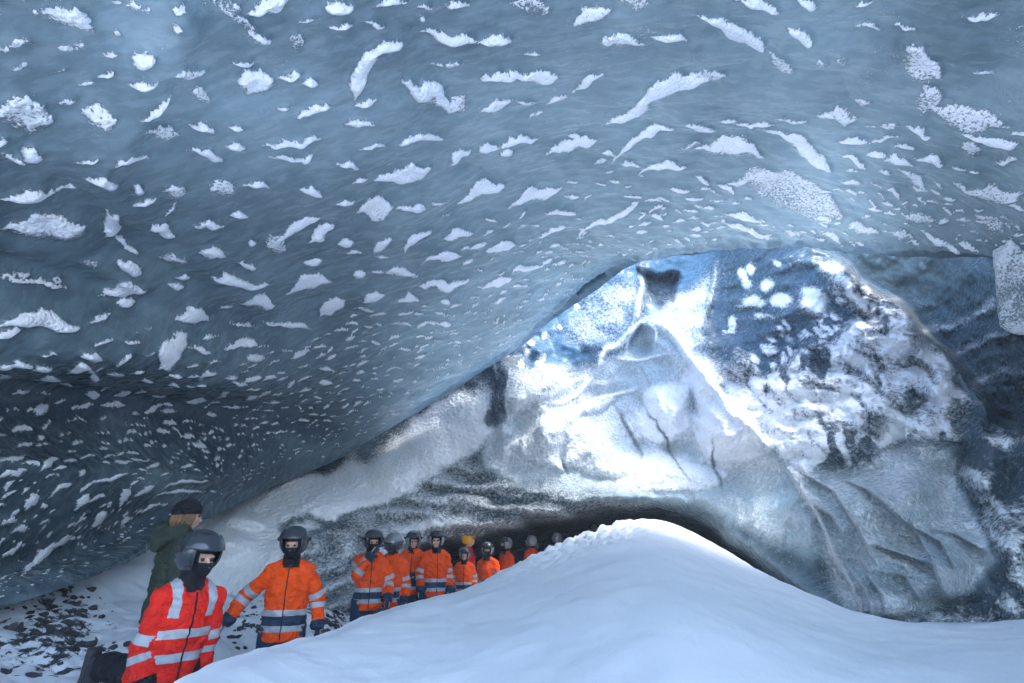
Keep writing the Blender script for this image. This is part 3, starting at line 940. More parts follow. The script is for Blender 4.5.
# swirled grey ice low on the left, and the tunnel brow
a_ = area([(470, 450), (500, 480), (560, 490), (650, 497), (620, 530), (420, 545), (370, 580), (340, 640), (270, 640), (290, 545), (340, 520), (400, 500)], 8)
sw = np.sin((np.hypot((px - 305) * 0.9, (py - 545) * 1.5) + 9 * fbm(px / 30, py / 30, 211)) / 4.6)
sw2 = np.sin(((py - 0.12 * px) + 10 * fbm(px / 40, py / 16, 221)) / 3.2)
lf = sstep(420, 330, px)
pat = sw * lf + sw2 * (1 - lf)
fr = np.maximum(fr * (1 - 0.75 * a_), a_ * (0.52 + 0.35 * pat * (0.5 + 0.5 * fbm(px / 18, py / 18, 231))) * (0.85 - 0.35 * sstep(430, 520, px)))
dk = np.maximum(dk * (1 - a_), a_ * (0.30 + 0.35 * sstep(440, 520, px)) * sstep(0.4, -0.5, pat))
rel += a_ * 0.10 * pat * sstep(640, 500, px)
wh *= 1 - 0.7 * a_
fr = np.maximum(fr, 0.9 * np.exp(-(((qx - 425) / 55) ** 2 + ((qy - 524 + (qx - 425) * .12) / 8) ** 2)))
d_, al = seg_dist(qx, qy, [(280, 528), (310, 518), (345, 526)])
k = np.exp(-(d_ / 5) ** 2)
dk = np.maximum(dk, 0.8 * k)
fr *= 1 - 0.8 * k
# tunnel interior: its unlit darkness painted into the ice colour
dk = np.maximum(dk, hollow * np.where(px < 640, 0.85, 0.95))
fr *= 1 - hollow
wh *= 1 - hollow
tl = sstep(-30, 5, under) * (1 - hollow) * sstep(660, 720, px)
wh = np.maximum(wh, 0.35 * tl)
fr *= 1 - 0.8 * tl

# --- relief
for args in [(520, 395, 24, 36, .45), (548, 385, 26, 34, .45, 30), (585, 352, 34, 16, .3, 30), (552, 425, 30, 34, .55), (515, 440, 22, 28, .3), (600, 430, 34, 36, .25), (665, 405, 30, 26, .35), (640, 345, 16, 16, -.3), (660, 430, 40, 30, .3),
             (725, 425, 38, 46, .7, -50), (705, 385, 18, 30, .35, -50), (595, 345, 14, 9, .25), (540, 352, 12, 9, .3), (640, 465, 60, 22, .25),
             (850, 285, 40, 26, .5, -40), (905, 335, 34, 20, .5, -45), (940, 385, 26, 20, .45, -50), (790, 395, 60, 30, .4), (830, 440, 46, 28, .5, 15), (880, 410, 40, 26, .4, 10), (925, 430, 34, 24, .4),
             (770, 440, 30, 34, .25), (860, 500, 40, 40, .35, -45), (910, 490, 40, 44, .45), (880, 560, 34, 40, .4, -40), (930, 570, 44, 32, .35), (900, 600, 40, 20, .3), (985, 470, 26, 40, .4), (1010, 540, 34, 50, .4), (1000, 425, 20, 16, -.5),
             (735, 360, 14, 14, .3), (430, 450, 40, 30, .3, 30), (470, 420, 30, 34, .3), (390, 470, 30, 24, .3), (330, 500, 34, 20, .3), (245, 520, 10, 26, .5, 80), (225, 540, 30, 20, .5)]:
    rel += bump_(*args)
ridge([(640, 262), (642, 282), (638, 305), (634, 325), (618, 345), (604, 352), (596, 375)], 4, 0.35, .62)
ridge([(638, 318), (652, 322), (668, 330), (682, 345), (690, 358), (712, 385), (745, 420), (775, 455)], 6, 0.5, .75)
ridge([(716, 262), (712, 290), (703, 318), (696, 345)], 3, 0.2, .5)
def ridged(x, y, seed):
    r1 = 1 - np.abs(fbm(x, y, seed, 3, .45)) * 1.6
    return np.clip(r1, 0, 1) ** 2


wxp, wyp = px + 26 * fbm(px / 70, py / 70, 301, 2), py + 26 * fbm(px / 70, py / 70, 302, 2)
rg = ridged((wxp * .9 + wyp * .5) / 62, (wyp * .9 - wxp * .5) / 92, 305)
rg2 = ridged((wxp + wyp * .3) / 30, (wyp - wxp * .4) / 60, 309)
rel += cen * (0.26 * rg + 0.12 * rg2 + 0.05 * fbm((px + py) / 10, (py - px) / 34, 303, 4))
fr -= cen * 0.22 * sstep(0.30, 0.05, rg) * sstep(-.3, .2, fbm(px / 30, py / 30, 306))
fr += cen * 0.12 * sstep(0.55, 0.9, rg)


def plate(poly, amp, soft, cover=0.0):
    global rel, fr
    d_ = poly_sd(px + .25 * (qx - px), py + .25 * (qy - py), smooth_line(list(poly) + [poly[0]], 5)[:-1])
    k = 1 - np.exp(-np.clip(d_, 0, None) / soft)
    rel = rel + amp * k
    fr = np.clip(fr + cover * sstep(0, 5, d_) * np.exp(-np.clip(d_, 0, None) / (2.5 * soft)), 0, 1)


# sculpted folds of the bright hollow
plate([(498, 358), (520, 356), (545, 362), (575, 366), (560, 395), (540, 404), (522, 414), (505, 440), (494, 424), (495, 385)], .34, 9, .10)
plate([(518, 446), (522, 424), (530, 410), (543, 405), (557, 414), (564, 432), (560, 458), (566, 474), (540, 466), (522, 458)], .42, 9, .15)
plate([(564, 466), (566, 440), (573, 424), (585, 416), (600, 430), (622, 452), (630, 474), (600, 478)], .36, 8, .2)
plate([(566, 420), (590, 401), (612, 394), (616, 402), (600, 414), (584, 414), (572, 424)], .22, 5, .3)
plate([(640, 392), (655, 384), (672, 388), (680, 404), (690, 424), (672, 444), (646, 440), (634, 424), (640, 408)], .30, 9, .45)
plate([(692, 420), (690, 396), (702, 378), (722, 390), (744, 412), (764, 432), (772, 452), (745, 462), (716, 460), (704, 446)], .48, 8, .45)
plate([(632, 470), (660, 452), (700, 462), (730, 470), (716, 488), (680, 494), (640, 490)], .26, 8, .3)
plate([(626, 352), (629, 337), (641, 324), (656, 331), (655, 348), (640, 357)], -.30, 6)
plate([(728, 352), (738, 344), (750, 352), (752, 366), (740, 374), (728, 366)], .25, 5, .3)
for pts, w_, a_r, a_f in [([(597, 374), (570, 400), (545, 404)], 2.2, .10, .8), ([(566, 419), (591, 401), (612, 395), (641, 389)], 2.0, .10, .8), ([(612, 358), (638, 360), (673, 353)], 1.8, .08, .7), ([(626, 352), (629, 337), (641, 323), (656, 331), (654, 348)], 2.0, .10, .8),
                          ([(692, 421), (700, 440), (707, 455), (718, 461)], 2.2, .14, .9), ([(640, 362), (652, 385), (668, 420)], 1.6, .06, .5), ([(510, 368), (506, 395), (508, 420)], 1.6, .08, .6), ([(527, 366), (520, 390), (512, 412)], 1.6, .08, .6)]:
    ridge(pts, w_, a_r, a_f)
for pts, w_ in [([(616, 402), (624, 418), (632, 433), (641, 464)], 2.0), ([(690, 384), (694, 395), (697, 414)], 4.0), ([(562, 458), (568, 474)], 1.8), ([(640, 400), (660, 432), (690, 480)], 1.2), ([(714, 430), (716, 470), (722, 490)], 1.4)]:
    d_, al = seg_dist(qx, qy, smooth_line(pts))
    k = np.exp(-(d_ / w_) ** 2) * np.sin(np.pi * np.clip(al, .05, .95)) ** .5
    fr *= 1 - .8 * k
    wh *= 1 - .7 * k
    rel -= .10 * k
ridge([(492, 352), (497, 400), (500, 430)], 6, 0.3)
for pts, w_, a_f in [([(782, 462), (801, 491), (817, 513), (833, 552), (853, 587), (864, 620)], 4.0, .85), ([(800, 472), (833, 491), (853, 520), (869, 549), (877, 566)], 3.2, .7), ([(838, 478), (869, 491), (894, 513), (911, 528)], 2.6, .6),
                     ([(912, 527), (933, 562), (946, 602)], 2.6, .55), ([(873, 545), (894, 533), (914, 539), (933, 565), (948, 600)], 2.4, .5), ([(873, 570), (905, 577), (920, 602)], 2.0, .4), ([(866, 572), (882, 594), (886, 615)], 2.6, .7),
                     ([(834, 555), (860, 560), (873, 576)], 2.4, .65), ([(912, 529), (952, 533), (987, 553)], 2.2, .45), ([(805, 498), (833, 517), (846, 541)], 1.8, .5), ([(914, 528), (940, 542), (955, 570)], 1.8, .5), ([(842, 560), (866, 590), (874, 622)], 2.4, .7)]:
    ridge(pts, w_ * 0.8, 0.05, a_f * .8)
    xs_, ys_ = [p[0] for p in pts], [p[1] for p in pts]
    o_ = np.argsort(ys_)
    sdx = px + 0.6 * fbm(px / 20, py / 20, 121) - np.interp(py, np.array(ys_)[o_], np.array(xs_)[o_])
    rel += 0.36 * np.exp(-np.clip(sdx, 0, 200) / 20) * sstep(-2.0, 1.5, sdx) * sstep(min(ys_) - 6, min(ys_) + 18, py) * sstep(max(ys_) + 4, max(ys_) - 10, py)
for pts in [[(880, 560), (905, 575), (940, 600)], [(815, 540), (830, 575), (860, 590)]]:
    ridge(pts, 5, -0.15)
# general scallops and lumpiness
Pw = ray_pt(px, py, t)
xs, ys, zs = Pw[..., 0], Pw[..., 1], Pw[..., 2]
f1, f2 = worley(xs * 1.1 + 0.4 * fbm(xs, zs, 241), zs * 1.4 + 0.4 * fbm(xs, zs, 242), 9)
calm = 1 - 0.75 * np.clip(slope_ + cen, 0, 1)
rel += (0.36 * (0.5 - f1) + 0.22 * fbm(xs * 0.9, zs * 0.9, 251, 5)) * calm
but = sstep(700, 780, px) * (1 - hm)
f1, f2 = worley(xs * 3.0 + 0.5 * fbm(xs * 2, zs * 2, 243), zs * 3.0, 10)
rel += 0.24 * but * (0.5 - f1) * (1 - sstep(455, 490, py)) + 0.05 * fbm(xs * 4, zs * 4, 261, 4)
rel += hollow * 0.5 * fbm(xs * 0.8, zs * 1.2, 271, 4) + hm * (0.30 * fbm(px / 45, py / 30, 341, 5) + 0.12 * fbm(px / 9, py / 9, 342, 3))
rel += 0.05 * np.clip(fr, 0, 1)
t = t - rel
grid_obj('ice_wall', ray_pt(px, py, t), WALL_ICE, {'frost': np.clip(fr, 0, 1), 'white': np.clip(wh, 0, 1), 'blue': np.clip(bl, 0, 1), 'dark_ice_shade': np.clip(dk, 0, 1)}, flip=True, kind='structure',
         label='frosted ice wall behind the mound with a ridged bright hollow and a fluted dark right side')

# ------------------------------------------------------------------ people
def tube_bm(bm, pts, radii, n=14, cap=True):
    """swept tube; a radius may be (half width, half depth) for an upright ellipse"""
    P = [Vector(p) for p in pts]
    rings = []
    prev = None
    for i, p in enumerate(P):
        d = (P[min(i + 1, len(P) - 1)] - P[max(i - 1, 0)]).normalized()
        if prev is None:
            ref = Vector((1, 0, 0)) if abs(d.x) < 0.8 else Vector((0, 1, 0))
            a = (ref - d * ref.dot(d)).normalized()
        else:
            a = (prev - d * prev.dot(d)).normalized()
        b = d.cross(a)
        prev = a
        r = radii[i]
        ra, rb = r if isinstance(r, tuple) else (r, r)
        rings.append([bm.verts.new(p + a * (ra * math.cos(2 * math.pi * k / n)) + b * (rb * math.sin(2 * math.pi * k / n))) for k in range(n)])
    for r0, r1 in zip(rings, rings[1:]):
        for k in range(n):
            bm.faces.new((r0[k], r0[(k + 1) % n], r1[(k + 1) % n], r1[k]))
    if cap:
        bm.faces.new(rings[0][::-1])
        bm.faces.new(rings[-1])


def ball_bm(bm, c, r, n=16, rot=None):
    mtx = Matrix.Translation(Vector(c)) @ (rot or Matrix.Identity(4)) @ Matrix.Diagonal((*(r if isinstance(r, tuple) else (r, r, r)), 1))
    bmesh.ops.create_uvsphere(bm, u_segments=n, v_segments=max(6, n * 2 // 3), radius=1, matrix=mtx)


def fuse(bm, voxel, smooth=3, wob=0.0, seed=0):
    """one continuous skin around overlapping volumes"""
    bmesh.ops.recalc_face_normals(bm, faces=bm.faces)
    me = bpy.data.meshes.new('tmp')
    bm.to_mesh(me)
    bm.free()
    o = bpy.data.objects.new('tmp', me)
    COL.objects.link(o)
    m = o.modifiers.new('r', 'REMESH')
    m.mode = 'VOXEL'
    m.voxel_size = voxel
    m2 = o.modifiers.new('s', 'SMOOTH')
    m2.iterations = smooth
    m2.factor = 0.5
    dg = bpy.context.evaluated_depsgraph_get()
    out = bpy.data.meshes.new_from_object(o.evaluated_get(dg))
    bpy.data.objects.remove(o)
    bpy.data.meshes.remove(me)
    if wob:
        n = len(out.vertices)
        co = np.empty(n * 3, np.float32)
        no = np.empty(n * 3, np.float32)
        out.vertices.foreach_get('co', co)
        out.vertex_normals.foreach_get('vector', no)
        co, no = co.reshape(-1, 3), no.reshape(-1, 3)
        x, y, z = co.T
        w = fbm((x + y) * 9, z * 17, 300 + seed, 3) + 0.7 * fbm((x - y) * 15, z * 26 + x * 8, 320 + seed, 2)
        co = co + no * (wob * w)[:, None]
        out.vertices.foreach_set('co', co.astype(np.float32).reshape(-1))
    return out


def mesh_of(bm, solid=0):
    if solid:
        bmesh.ops.recalc_face_normals(bm, faces=bm.faces)
        bmesh.ops.solidify(bm, geom=bm.faces[:], thickness=solid)
    me = bpy.data.meshes.new('m')
    bm.to_mesh(me)
    bm.free()
    return me


def add(name, me, mat, parent, label=None, mtx=None):
    me.name = name
    me.materials.clear()
    me.materials.append(MAT[mat] if isinstance(mat, str) else mat)
    for p in me.polygons:
        p.use_smooth = True
    o = bpy.data.objects.new(name, me)
    if mtx:
        o.matrix_local = mtx
    return put(o, label=label, parent=parent)


def band(me, keep, planes, off=0.004):
    """strip of cloth cut out of a garment mesh between planes (point, outward normal), lifted off it"""
    bm = bmesh.new()
    bm.from_mesh(me)
    bm.verts.ensure_lookup_table()
    dead = [f for f in bm.faces if not all(keep(v.co) for v in f.verts)]
    bmesh.ops.delete(bm, geom=dead, context='FACES')
    for p, n in planes:
        bmesh.ops.bisect_plane(bm, geom=bm.verts[:] + bm.edges[:] + bm.faces[:], plane_co=p, plane_no=n, clear_outer=True, dist=1e-5)
    if not bm.faces:
        bm.free()
        return None
    bm.normal_update()
    for v in bm.verts:
        v.co += v.normal * off
    return mesh_of(bm)


def seg_d(p, a, b):
    ab = b - a
    t = max(0.0, min(1.0, (p - a).dot(ab) / ab.length_squared))
    return (p - a - ab * t).length, t


def person(label, px, top, t, H=1.76, yaw=0, turn=0, nod=0, lean=0.0, jacket='orange', trousers='navy', helmet='shell', glove='navy', pose=None, far=False, bands=True, cover=True,
           visor=True, dark_waist=True, braces=False, beanie=False, hood=False, group='people in the cave', seed=0, foot=None, cuffs=False):
    """stands so that the head shows at a pixel at axial depth t; yaw turns the front away from the camera"""
    s = H / 1.76
    hp = ray_pt(px, top, t)
    zf = hp[2] - (H + 0.03) if foot is None else foot
    base = Vector((hp[0], hp[1], zf))
    face = math.atan2(-base.x, base.y) + yaw             # local front is -Y
    J = dict(pelvis=(0, 0, .94), waist=(0, .0, 1.08), chest=(0, 0, 1.30), neck=(0, .01, 1.47), head=(0, -.015, 1.63),
             sl=(-.165, .01, 1.395), sr=(.165, .01, 1.395), el=(-.235, .03, 1.14), er=(.235, .03, 1.14), wl=(-.235, -.05, .90), wr=(.235, -.05, .90),
             hl=(-.095, 0, .92), hr=(.095, 0, .92), kl=(-.11, -.03, .50), kr=(.11, -.03, .50), al=(-.115, .02, .09), ar=(.115, .02, .09))
    J.update(pose or {})
    J = {k: Vector(v) * s for k, v in J.items()}
    for k in ('waist', 'chest', 'neck', 'head', 'sl', 'sr'):
        J[k].y -= lean * (J[k].z - J['pelvis'].z)
    vx = (0.010 if not far else 0.016)
    root_me_bm = bmesh.new()
    bm = root_me_bm
    hd = J['head']
    tube_bm(bm, [J['pelvis'] - Vector((0, 0, .06 * s)), J['waist'], J['chest'], (J['sl'] + J['sr']) / 2 + Vector((0, 0, .01)), J['neck'] + Vector((0, 0, .02))],
            [(.14 * s, .1 * s), (.13 * s, .095 * s), (.155 * s, .105 * s), (.13 * s, .075 * s), (.055 * s, .055 * s)])
    tube_bm(bm, [J['neck'] - Vector((0, 0, .05)), hd - Vector((0, -.01, .03))], [.055 * s, .052 * s])
    for q in 'lr':
        tube_bm(bm, [J['s' + q], J['e' + q], J['w' + q]], [.055 * s, .042 * s, .03 * s], 10)
        ball_bm(bm, J['s' + q], .058 * s, 10)
        tube_bm(bm, [J['h' + q], J['k' + q], J['a' + q]], [.085 * s, .058 * s, .042 * s], 10)
        a = J['a' + q]
        up = (J['k' + q] - a).normalized()
        fw = Vector((0, -1, 0)) if abs(up.y) < .8 else Vector((0, 0, -1))
        fw = (fw - up * fw.dot(up)).normalized()
        tube_bm(bm, [a - up * .02 - fw * .03, a - up * .04 + fw * .06, a - up * .05 + fw * .14], [.036, .036, .026], 8)
        hdv = (J['w' + q] - J['e' + q]).normalized()
        tube_bm(bm, [J['w' + q], J['w' + q] + hdv * .09], [(.034, .02), (.036, .018)], 8)
    # head: skull, jaw, nose, brow, lips, ears
    HR = Matrix.Translation(hd) @ Matrix.Rotation(turn, 4, 'Z') @ Matrix.Rotation(nod, 4, 'X') @ Matrix.Scale(s, 4)
    HH = HR @ Matrix.Diagonal((1.08, 1.06, 1.07, 1))
    hb = bmesh.new()
    ball_bm(hb, (0, .012, .022), (.077, .096, .098), 20)
    tube_bm(hb, [(0, -.012, .02), (0, -.03, -.055), (0, -.048, -.098)], [(.066, .07), (.058, .052), (.030, .026)], 14)
    tube_bm(hb, [(0, -.088, .022), (0, -.102, -.006), (0, -.112, -.028), (0, -.092, -.036)], [.009, .011, .015, .011], 8)
    for q in (-1, 1):
        ball_bm(hb, (q * .031, -.081, .030), (.024, .012, .008), 8)
        ball_bm(hb, (q * .042, -.066, -.018), (.022, .016, .018), 8)
        ball_bm(hb, (q * .079, .01, -.005), (.008, .019, .030), 8)
    ball_bm(hb, (0, -.088, -.056), (.024, .010, .007), 8)
    ball_bm(hb, (0, -.087, -.068), (.021, .010, .007), 8)
    bmesh.ops.transform(hb, matrix=HR, verts=hb.verts)
    tmp = bpy.data.meshes.new('t')
    hb.to_mesh(tmp)
    hb.free()
    bm.from_mesh(tmp)
    bpy.data.meshes.remove(tmp)
    body = fuse(bm, 0.0075 if not far else 0.012, 2)
    root = add('person', body, 'skin', None)
    root.location = base
    root.rotation_euler = (0, 0, face)
    root['label'], root['category'], root['group'] = label, 'person', group
    if not far:
        for q in (-1, 1):
            e = bmesh.new()
            ball_bm(e, (q * .031, -.0785, .012), .0125, 10)
            bmesh.ops.transform(e, matrix=HR, verts=e.verts)
            add('eye', mesh_of(e), 'eye', root)
    # trousers
    b = bmesh.new()
    tube_bm(b, [J['pelvis'] + Vector((0, 0, .13 * s)), J['pelvis'], J['pelvis'] - Vector((0, 0, .10 * s))], [(.175 * s, .13 * s), (.185 * s, .14 * s), (.15 * s, .12 * s)], 18)
    for q in 'lr':
        mid = (J['k' + q] + J['a' + q]) / 2
        tube_bm(b, [J['h' + q] + Vector((0, 0, .03)), (J['h' + q] + J['k' + q]) / 2, J['k' + q], mid, J['a' + q] + (mid - J['a' + q]).normalized() * .02], [.115 * s, .108 * s, .092 * s, .09 * s, .088 * s], 14)
    add('trousers', fuse(b, vx * 1.2, 3, 0.008, seed + 3), trousers, root)
    # boots
    for q in 'lr':
        b = bmesh.new()
        a = J['a' + q]
        up = (J['k' + q] - a).normalized()
        fw = Vector((0, -1, 0)) if abs(up.y) < .8 else Vector((0, 0, -1))
        fw = (fw - up * fw.dot(up)).normalized()
        tube_bm(b, [a + up * .16, a + up * .03, a - up * .05], [.062 * s, .058 * s, .055 * s], 12)
        tube_bm(b, [a - up * .045 - fw * .06, a - up * .04 + fw * .02, a - up * .05 + fw * .13, a - up * .055 + fw * .19], [.042 * s, .05 * s, .047 * s, .03 * s], 12)
        bo = add('boot', fuse(b, vx, 2), 'rubber', root)
        b = bmesh.new()
        c0 = a - up * .088
        side = up.cross(fw)
        ol = [(-.10, .038), (-.05, .045), (.06, .042), (.13, .052), (.20, .046), (.235, .02), (.235, -.02), (.20, -.046), (.13, -.052), (.06, -.042), (-.05, -.045), (-.10, -.038)]
        lo = [b.verts.new(c0 + fw * x_ + side * y_ - up * .012) for x_, y_ in ol]
        hi = [b.verts.new(c0 + fw * x_ + side * y_ + up * .016) for x_, y_ in ol]
        b.faces.new(lo)
        b.faces.new(hi[::-1])
        for i in range(len(ol)):
            b.faces.new((lo[i], lo[i - 1], hi[i - 1], hi[i]))
        add('sole', mesh_of(b), 'rubber', bo)
    # jacket
    b = bmesh.new()
    ax = (J['waist'] - J['pelvis']).normalized()
    hem = J['pelvis'] - Vector((0, 0, .12 * s))
    shm = (J['sl'] + J['sr']) / 2
    tube_bm(b, [hem, J['pelvis'] - Vector((0, 0, .02 * s)), J['waist'], J['chest'], shm + Vector((0, 0, .0)), J['neck'] + Vector((0, 0, -.005)), J['neck'] + Vector((0, 0, .045 * s))],
            [(.198 * s, .158 * s), (.198 * s, .158 * s), (.190 * s, .150 * s), (.200 * s, .150 * s), (.165 * s, .112 * s), (.105 * s, .095 * s), (.085 * s, .085 * s)], 22)
    tube_bm(b, [J['sl'] + Vector((.01, 0, .02)), J['neck'] + Vector((-.04, 0, -.005)), J['neck'] + Vector((.04, 0, -.005)), J['sr'] + Vector((-.01, 0, .02))], [.066 * s, .075 * s, .075 * s, .066 * s], 12)
    for q in 'lr':
        e, w, sh = J['e' + q], J['w' + q], J['s' + q]
        tube_bm(b, [sh + (shm - sh) * .3, sh, (sh + e) / 2, e, (e + w) / 2, w], [.078 * s, .078 * s, .074 * s, .070 * s, .064 * s, .054 * s], 14)
        ball_bm(b, sh, .078 * s, 12)
        ball_bm(b, e, .070 * s, 12)
    jm = fuse(b, vx * 1.15, 4, 0.017 if not far else 0.010, seed)
    jk = add('jacket', jm, jacket, root)

    def cls(p):
        dt, _ = seg_d(p, hem, shm)
        best = ('t', dt / (.20 * s))
        for q in 'lr':
            e, w, sh = J['e' + q], J['w' + q], J['s' + q]
            d1, d2 = seg_d(p, sh, e)[0], seg_d(p, e, w)[0]
            dd = min(d1, d2) / (.088 * s)
            if dd < best[1]:
                best = (q + ('u' if d1 <= d2 else 'f'), dd)
        return best[0]
    cache = {}

    def kind(co):
        key = (round(co.x, 4), round(co.y, 4), round(co.z, 4))
        if key not in cache:
            cache[key] = cls(co)
        return cache[key]
    zz = Vector((0, 0, 1))

    def torso(name, z0, z1, mat, off=.004, extra=(), keep=lambda c: True):
        m = band(jm, lambda c: kind(c) == 't' and keep(c), [(Vector((0, 0, z1 * s)), zz), (Vector((0, 0, z0 * s)), -zz)] + list(extra), off)
        if m:
            add(name, m, mat, jk)
    if bands:
        dz = J['pelvis'].z / s - .94 + (.03 if braces else 0)
        torso('reflective_stripe', 1.035 + dz, 1.085 + dz, 'silver')
        if dark_waist:
            torso('waistband', .955 + dz, 1.034 + dz, 'navy', .003)
        torso('reflective_stripe', .905 + dz, .954 + dz, 'silver')
        for q in 'lr':
            for sg, a0, a1, f0, f1 in (('u', 's', 'e', .66, .86), ('f', 'e', 'w', .10, .30)):
                p0, p1 = J[a0 + q], J[a1 + q]
                d_ = (p1 - p0).normalized()
                m = band(jm, lambda c: kind(c)[0] == q and kind(c) != 't', [(p0.lerp(p1, f1), d_), (p0.lerp(p1, f0), -d_)], .004)
                if m:
                    add('reflective_stripe', m, 'silver', jk)
    if braces:
        for q in (-1, 1):
            torso('shoulder_stripe', 1.30, 1.55, 'silver', .005, [(Vector((q * .105 * s + .026 * s, 0, 0)), Vector((1, 0, 0))), (Vector((q * .105 * s - .026 * s, 0, 0)), Vector((-1, 0, 0)))])
    if not far or t < 10:
        torso('zip', .84, 1.44, 'black' if jacket != 'green' else 'navy', .006, [(Vector((.005, 0, 0)), Vector((1, 0, 0))), (Vector((-.005, 0, 0)), Vector((-1, 0, 0))), (Vector((0, -.02, 0)), Vector((0, 1, 0)))])
    if cuffs or jacket in ('orange', 'red'):
        for q in 'lr':
            p0, p1 = J['e' + q], J['w' + q]
            d_ = (p1 - p0).normalized()
            m = band(jm, lambda c: kind(c) == q + 'f', [(p1 + d_ * .2, d_), (p0.lerp(p1, .72), -d_)], .006)
            if m:
                add('cuff', m, 'navy' if jacket == 'orange' else 'black', jk)
    if not far and t < 8 and jacket != 'green' and not braces:
        for q in (-1, 1):
            torso('pocket_flap', 1.205, 1.245, jacket, .010, [(Vector((q * .088 * s + .048 * s, 0, 0)), Vector((1, 0, 0))), (Vector((q * .088 * s - .048 * s, 0, 0)), Vector((-1, 0, 0))), (Vector((0, -.02, 0)), Vector((0, 1, 0)))])
    if hood:
        b = bmesh.new()
        c = J['neck'] + Vector((0, .02, .0))
        pts = [c + Vector((.115 * math.cos(a), .10 * math.sin(a) + .02, .03 + .025 * math.sin(a * 2))) * s for a in np.linspace(-.9, math.pi + .9, 12)]
        tube_bm(b, pts, [.04] + [.055 + .02 * math.sin(i / 11 * math.pi) for i in range(1, 11)] + [.04], 10)
        ball_bm(b, c + Vector((0, .13, -.03)), (.12, .07, .10), 14)
        add('hood', fuse(b, .012, 3, .008, seed), jacket, jk)
    # gloves: palm, four fingers and a thumb
    for q, sg in (('l', -1), ('r', 1)):
        e, w = J['e' + q], J['w' + q]
        d_ = (w - e).normalized()
        inw = Vector((-sg, 0, 0))
        inw = (inw - d_ * inw.dot(d_)).normalized()
        fr_ = d_.cross(inw) * (1 if d_.cross(inw).y < 0 else -1)
        b = bmesh.new()
        gl = 1.15 * s
        tube_bm(b, [w - d_ * .05, w + d_ * .01], [.056 * s, .046 * s], 12)
        for i in range(5):
            x_ = (-.032 + .016 * i) * gl
            tube_bm(b, [w + fr_ * x_ * .7, w + d_ * .09 * gl + fr_ * x_], [.019 * gl, .019 * gl], 8)
        for i, ln in enumerate((.062, .078, .084, .074)):
            x_ = (-.034 + .0225 * i) * gl
            k0 = w + d_ * .085 * gl + fr_ * x_
            k1 = k0 + (d_ * .9 + inw * .35) * ln * .5 * gl
            k2 = k1 + (d_ * .55 + inw * .8) * ln * .5 * gl
            tube_bm(b, [k0, k1, k2], [.0125 * gl, .0120 * gl, .0095 * gl], 8)
        k0 = w + d_ * .03 * gl + fr_ * .035 * gl
        k1 = k0 + (d_ * .6 + fr_ * .6 + inw * .3) * .045 * gl
        tube_bm(b, [k0, k1, k1 + (d_ * .9 + inw * .3) * .035 * gl], [.017 * gl, .0145 * gl, .011 * gl], 8)
        add('glove', fuse(b, .007 if not far else .011, 1), glove, root)
    # balaclava
    if cover and not beanie:
        b = bmesh.new()
        n, mrow = 36, 22
        grid = []
        for i in range(mrow + 1):
            el = -1.45 + (1.5 + 1.45) * i / mrow
            grid.append([b.verts.new((.088 * math.cos(el) * math.sin(2 * math.pi * k / n), .012 - (.108 + .042 * math.exp(-((el + .60) / .62) ** 2) * max(0, math.cos(2 * math.pi * k / n)) ** 2) * math.cos(el) * math.cos(2 * math.pi * k / n), .012 + (.122 if el > 0 else .148) * math.sin(el))) for k in range(n)])
        lo_el = -.10 if cover is True else -.85
        for i in range(mrow):
            el = -1.45 + 2.95 * (i + .5) / mrow
            for k in range(n):
                az = (2 * math.pi * (k + .5) / n + math.pi) % (2 * math.pi) - math.pi
                if abs(az) < .72 and lo_el < el < .36:
                    continue
                b.faces.new((grid[i][k], grid[i][(k + 1) % n], grid[i + 1][(k + 1) % n], grid[i + 1][k]))
        loose = [v for v in b.verts if not v.link_faces]
        bmesh.ops.delete(b, geom=loose, context='VERTS')
        tube_bm(b, [(0, .012, -.06), (0, .015, -.12), (0, .012, -.185)], [.074, .079, .098], 20, False)
        bmesh.ops.transform(b, matrix=HR, verts=b.verts)
        add('balaclava', mesh_of(b), 'black', root)
    if helmet:
        b = bmesh.new()
        n, mrow = 48, 30
        grid = []
        for i in range(mrow + 1):
            el = -.98 + (1.5 + .98) * i / mrow
            ce = max(math.cos(el), 0) ** .85
            grid.append([b.verts.new((.124 * ce * math.sin(2 * math.pi * k / n), .022 - .142 * ce * math.cos(2 * math.pi * k / n), .045 + .128 * math.sin(el))) for k in range(n)])
        for i in range(mrow):
            el = -.98 + 2.48 * (i + .5) / mrow
            for k in range(n):
                az = (2 * math.pi * (k + .5) / n + math.pi) % (2 * math.pi) - math.pi
                if abs(az) < .80 - .25 * max(0, el) and el < .20:
                    continue
                b.faces.new((grid[i][k], grid[i][(k + 1) % n], grid[i + 1][(k + 1) % n], grid[i + 1][k]))
        b.faces.new(grid[-1])
        bmesh.ops.delete(b, geom=[v for v in b.verts if not v.link_faces], context='VERTS')
        bmesh.ops.transform(b, matrix=HH, verts=b.verts)
        he = add('helmet', mesh_of(b, .014 * s), helmet, root)
        if visor:
            b = bmesh.new()
            g2 = []
            for i in range(9):
                el = (.16 if visor is True else -.45) + (.72 if visor is True else .75) * i / 8
                ce = max(math.cos(el), 0) ** .85
                g2.append([b.verts.new((.134 * ce * math.sin(-1.3 + 2.6 * k / 24), .022 - .158 * ce * math.cos(-1.3 + 2.6 * k / 24), .045 + .136 * math.sin(el))) for k in range(25)])
            for i in range(8):
                for k in range(24):
                    b.faces.new((g2[i][k], g2[i][k + 1], g2[i + 1][k + 1], g2[i + 1][k]))
            bmesh.ops.transform(b, matrix=HH, verts=b.verts)
            add('visor', mesh_of(b, .004), 'visor', he)
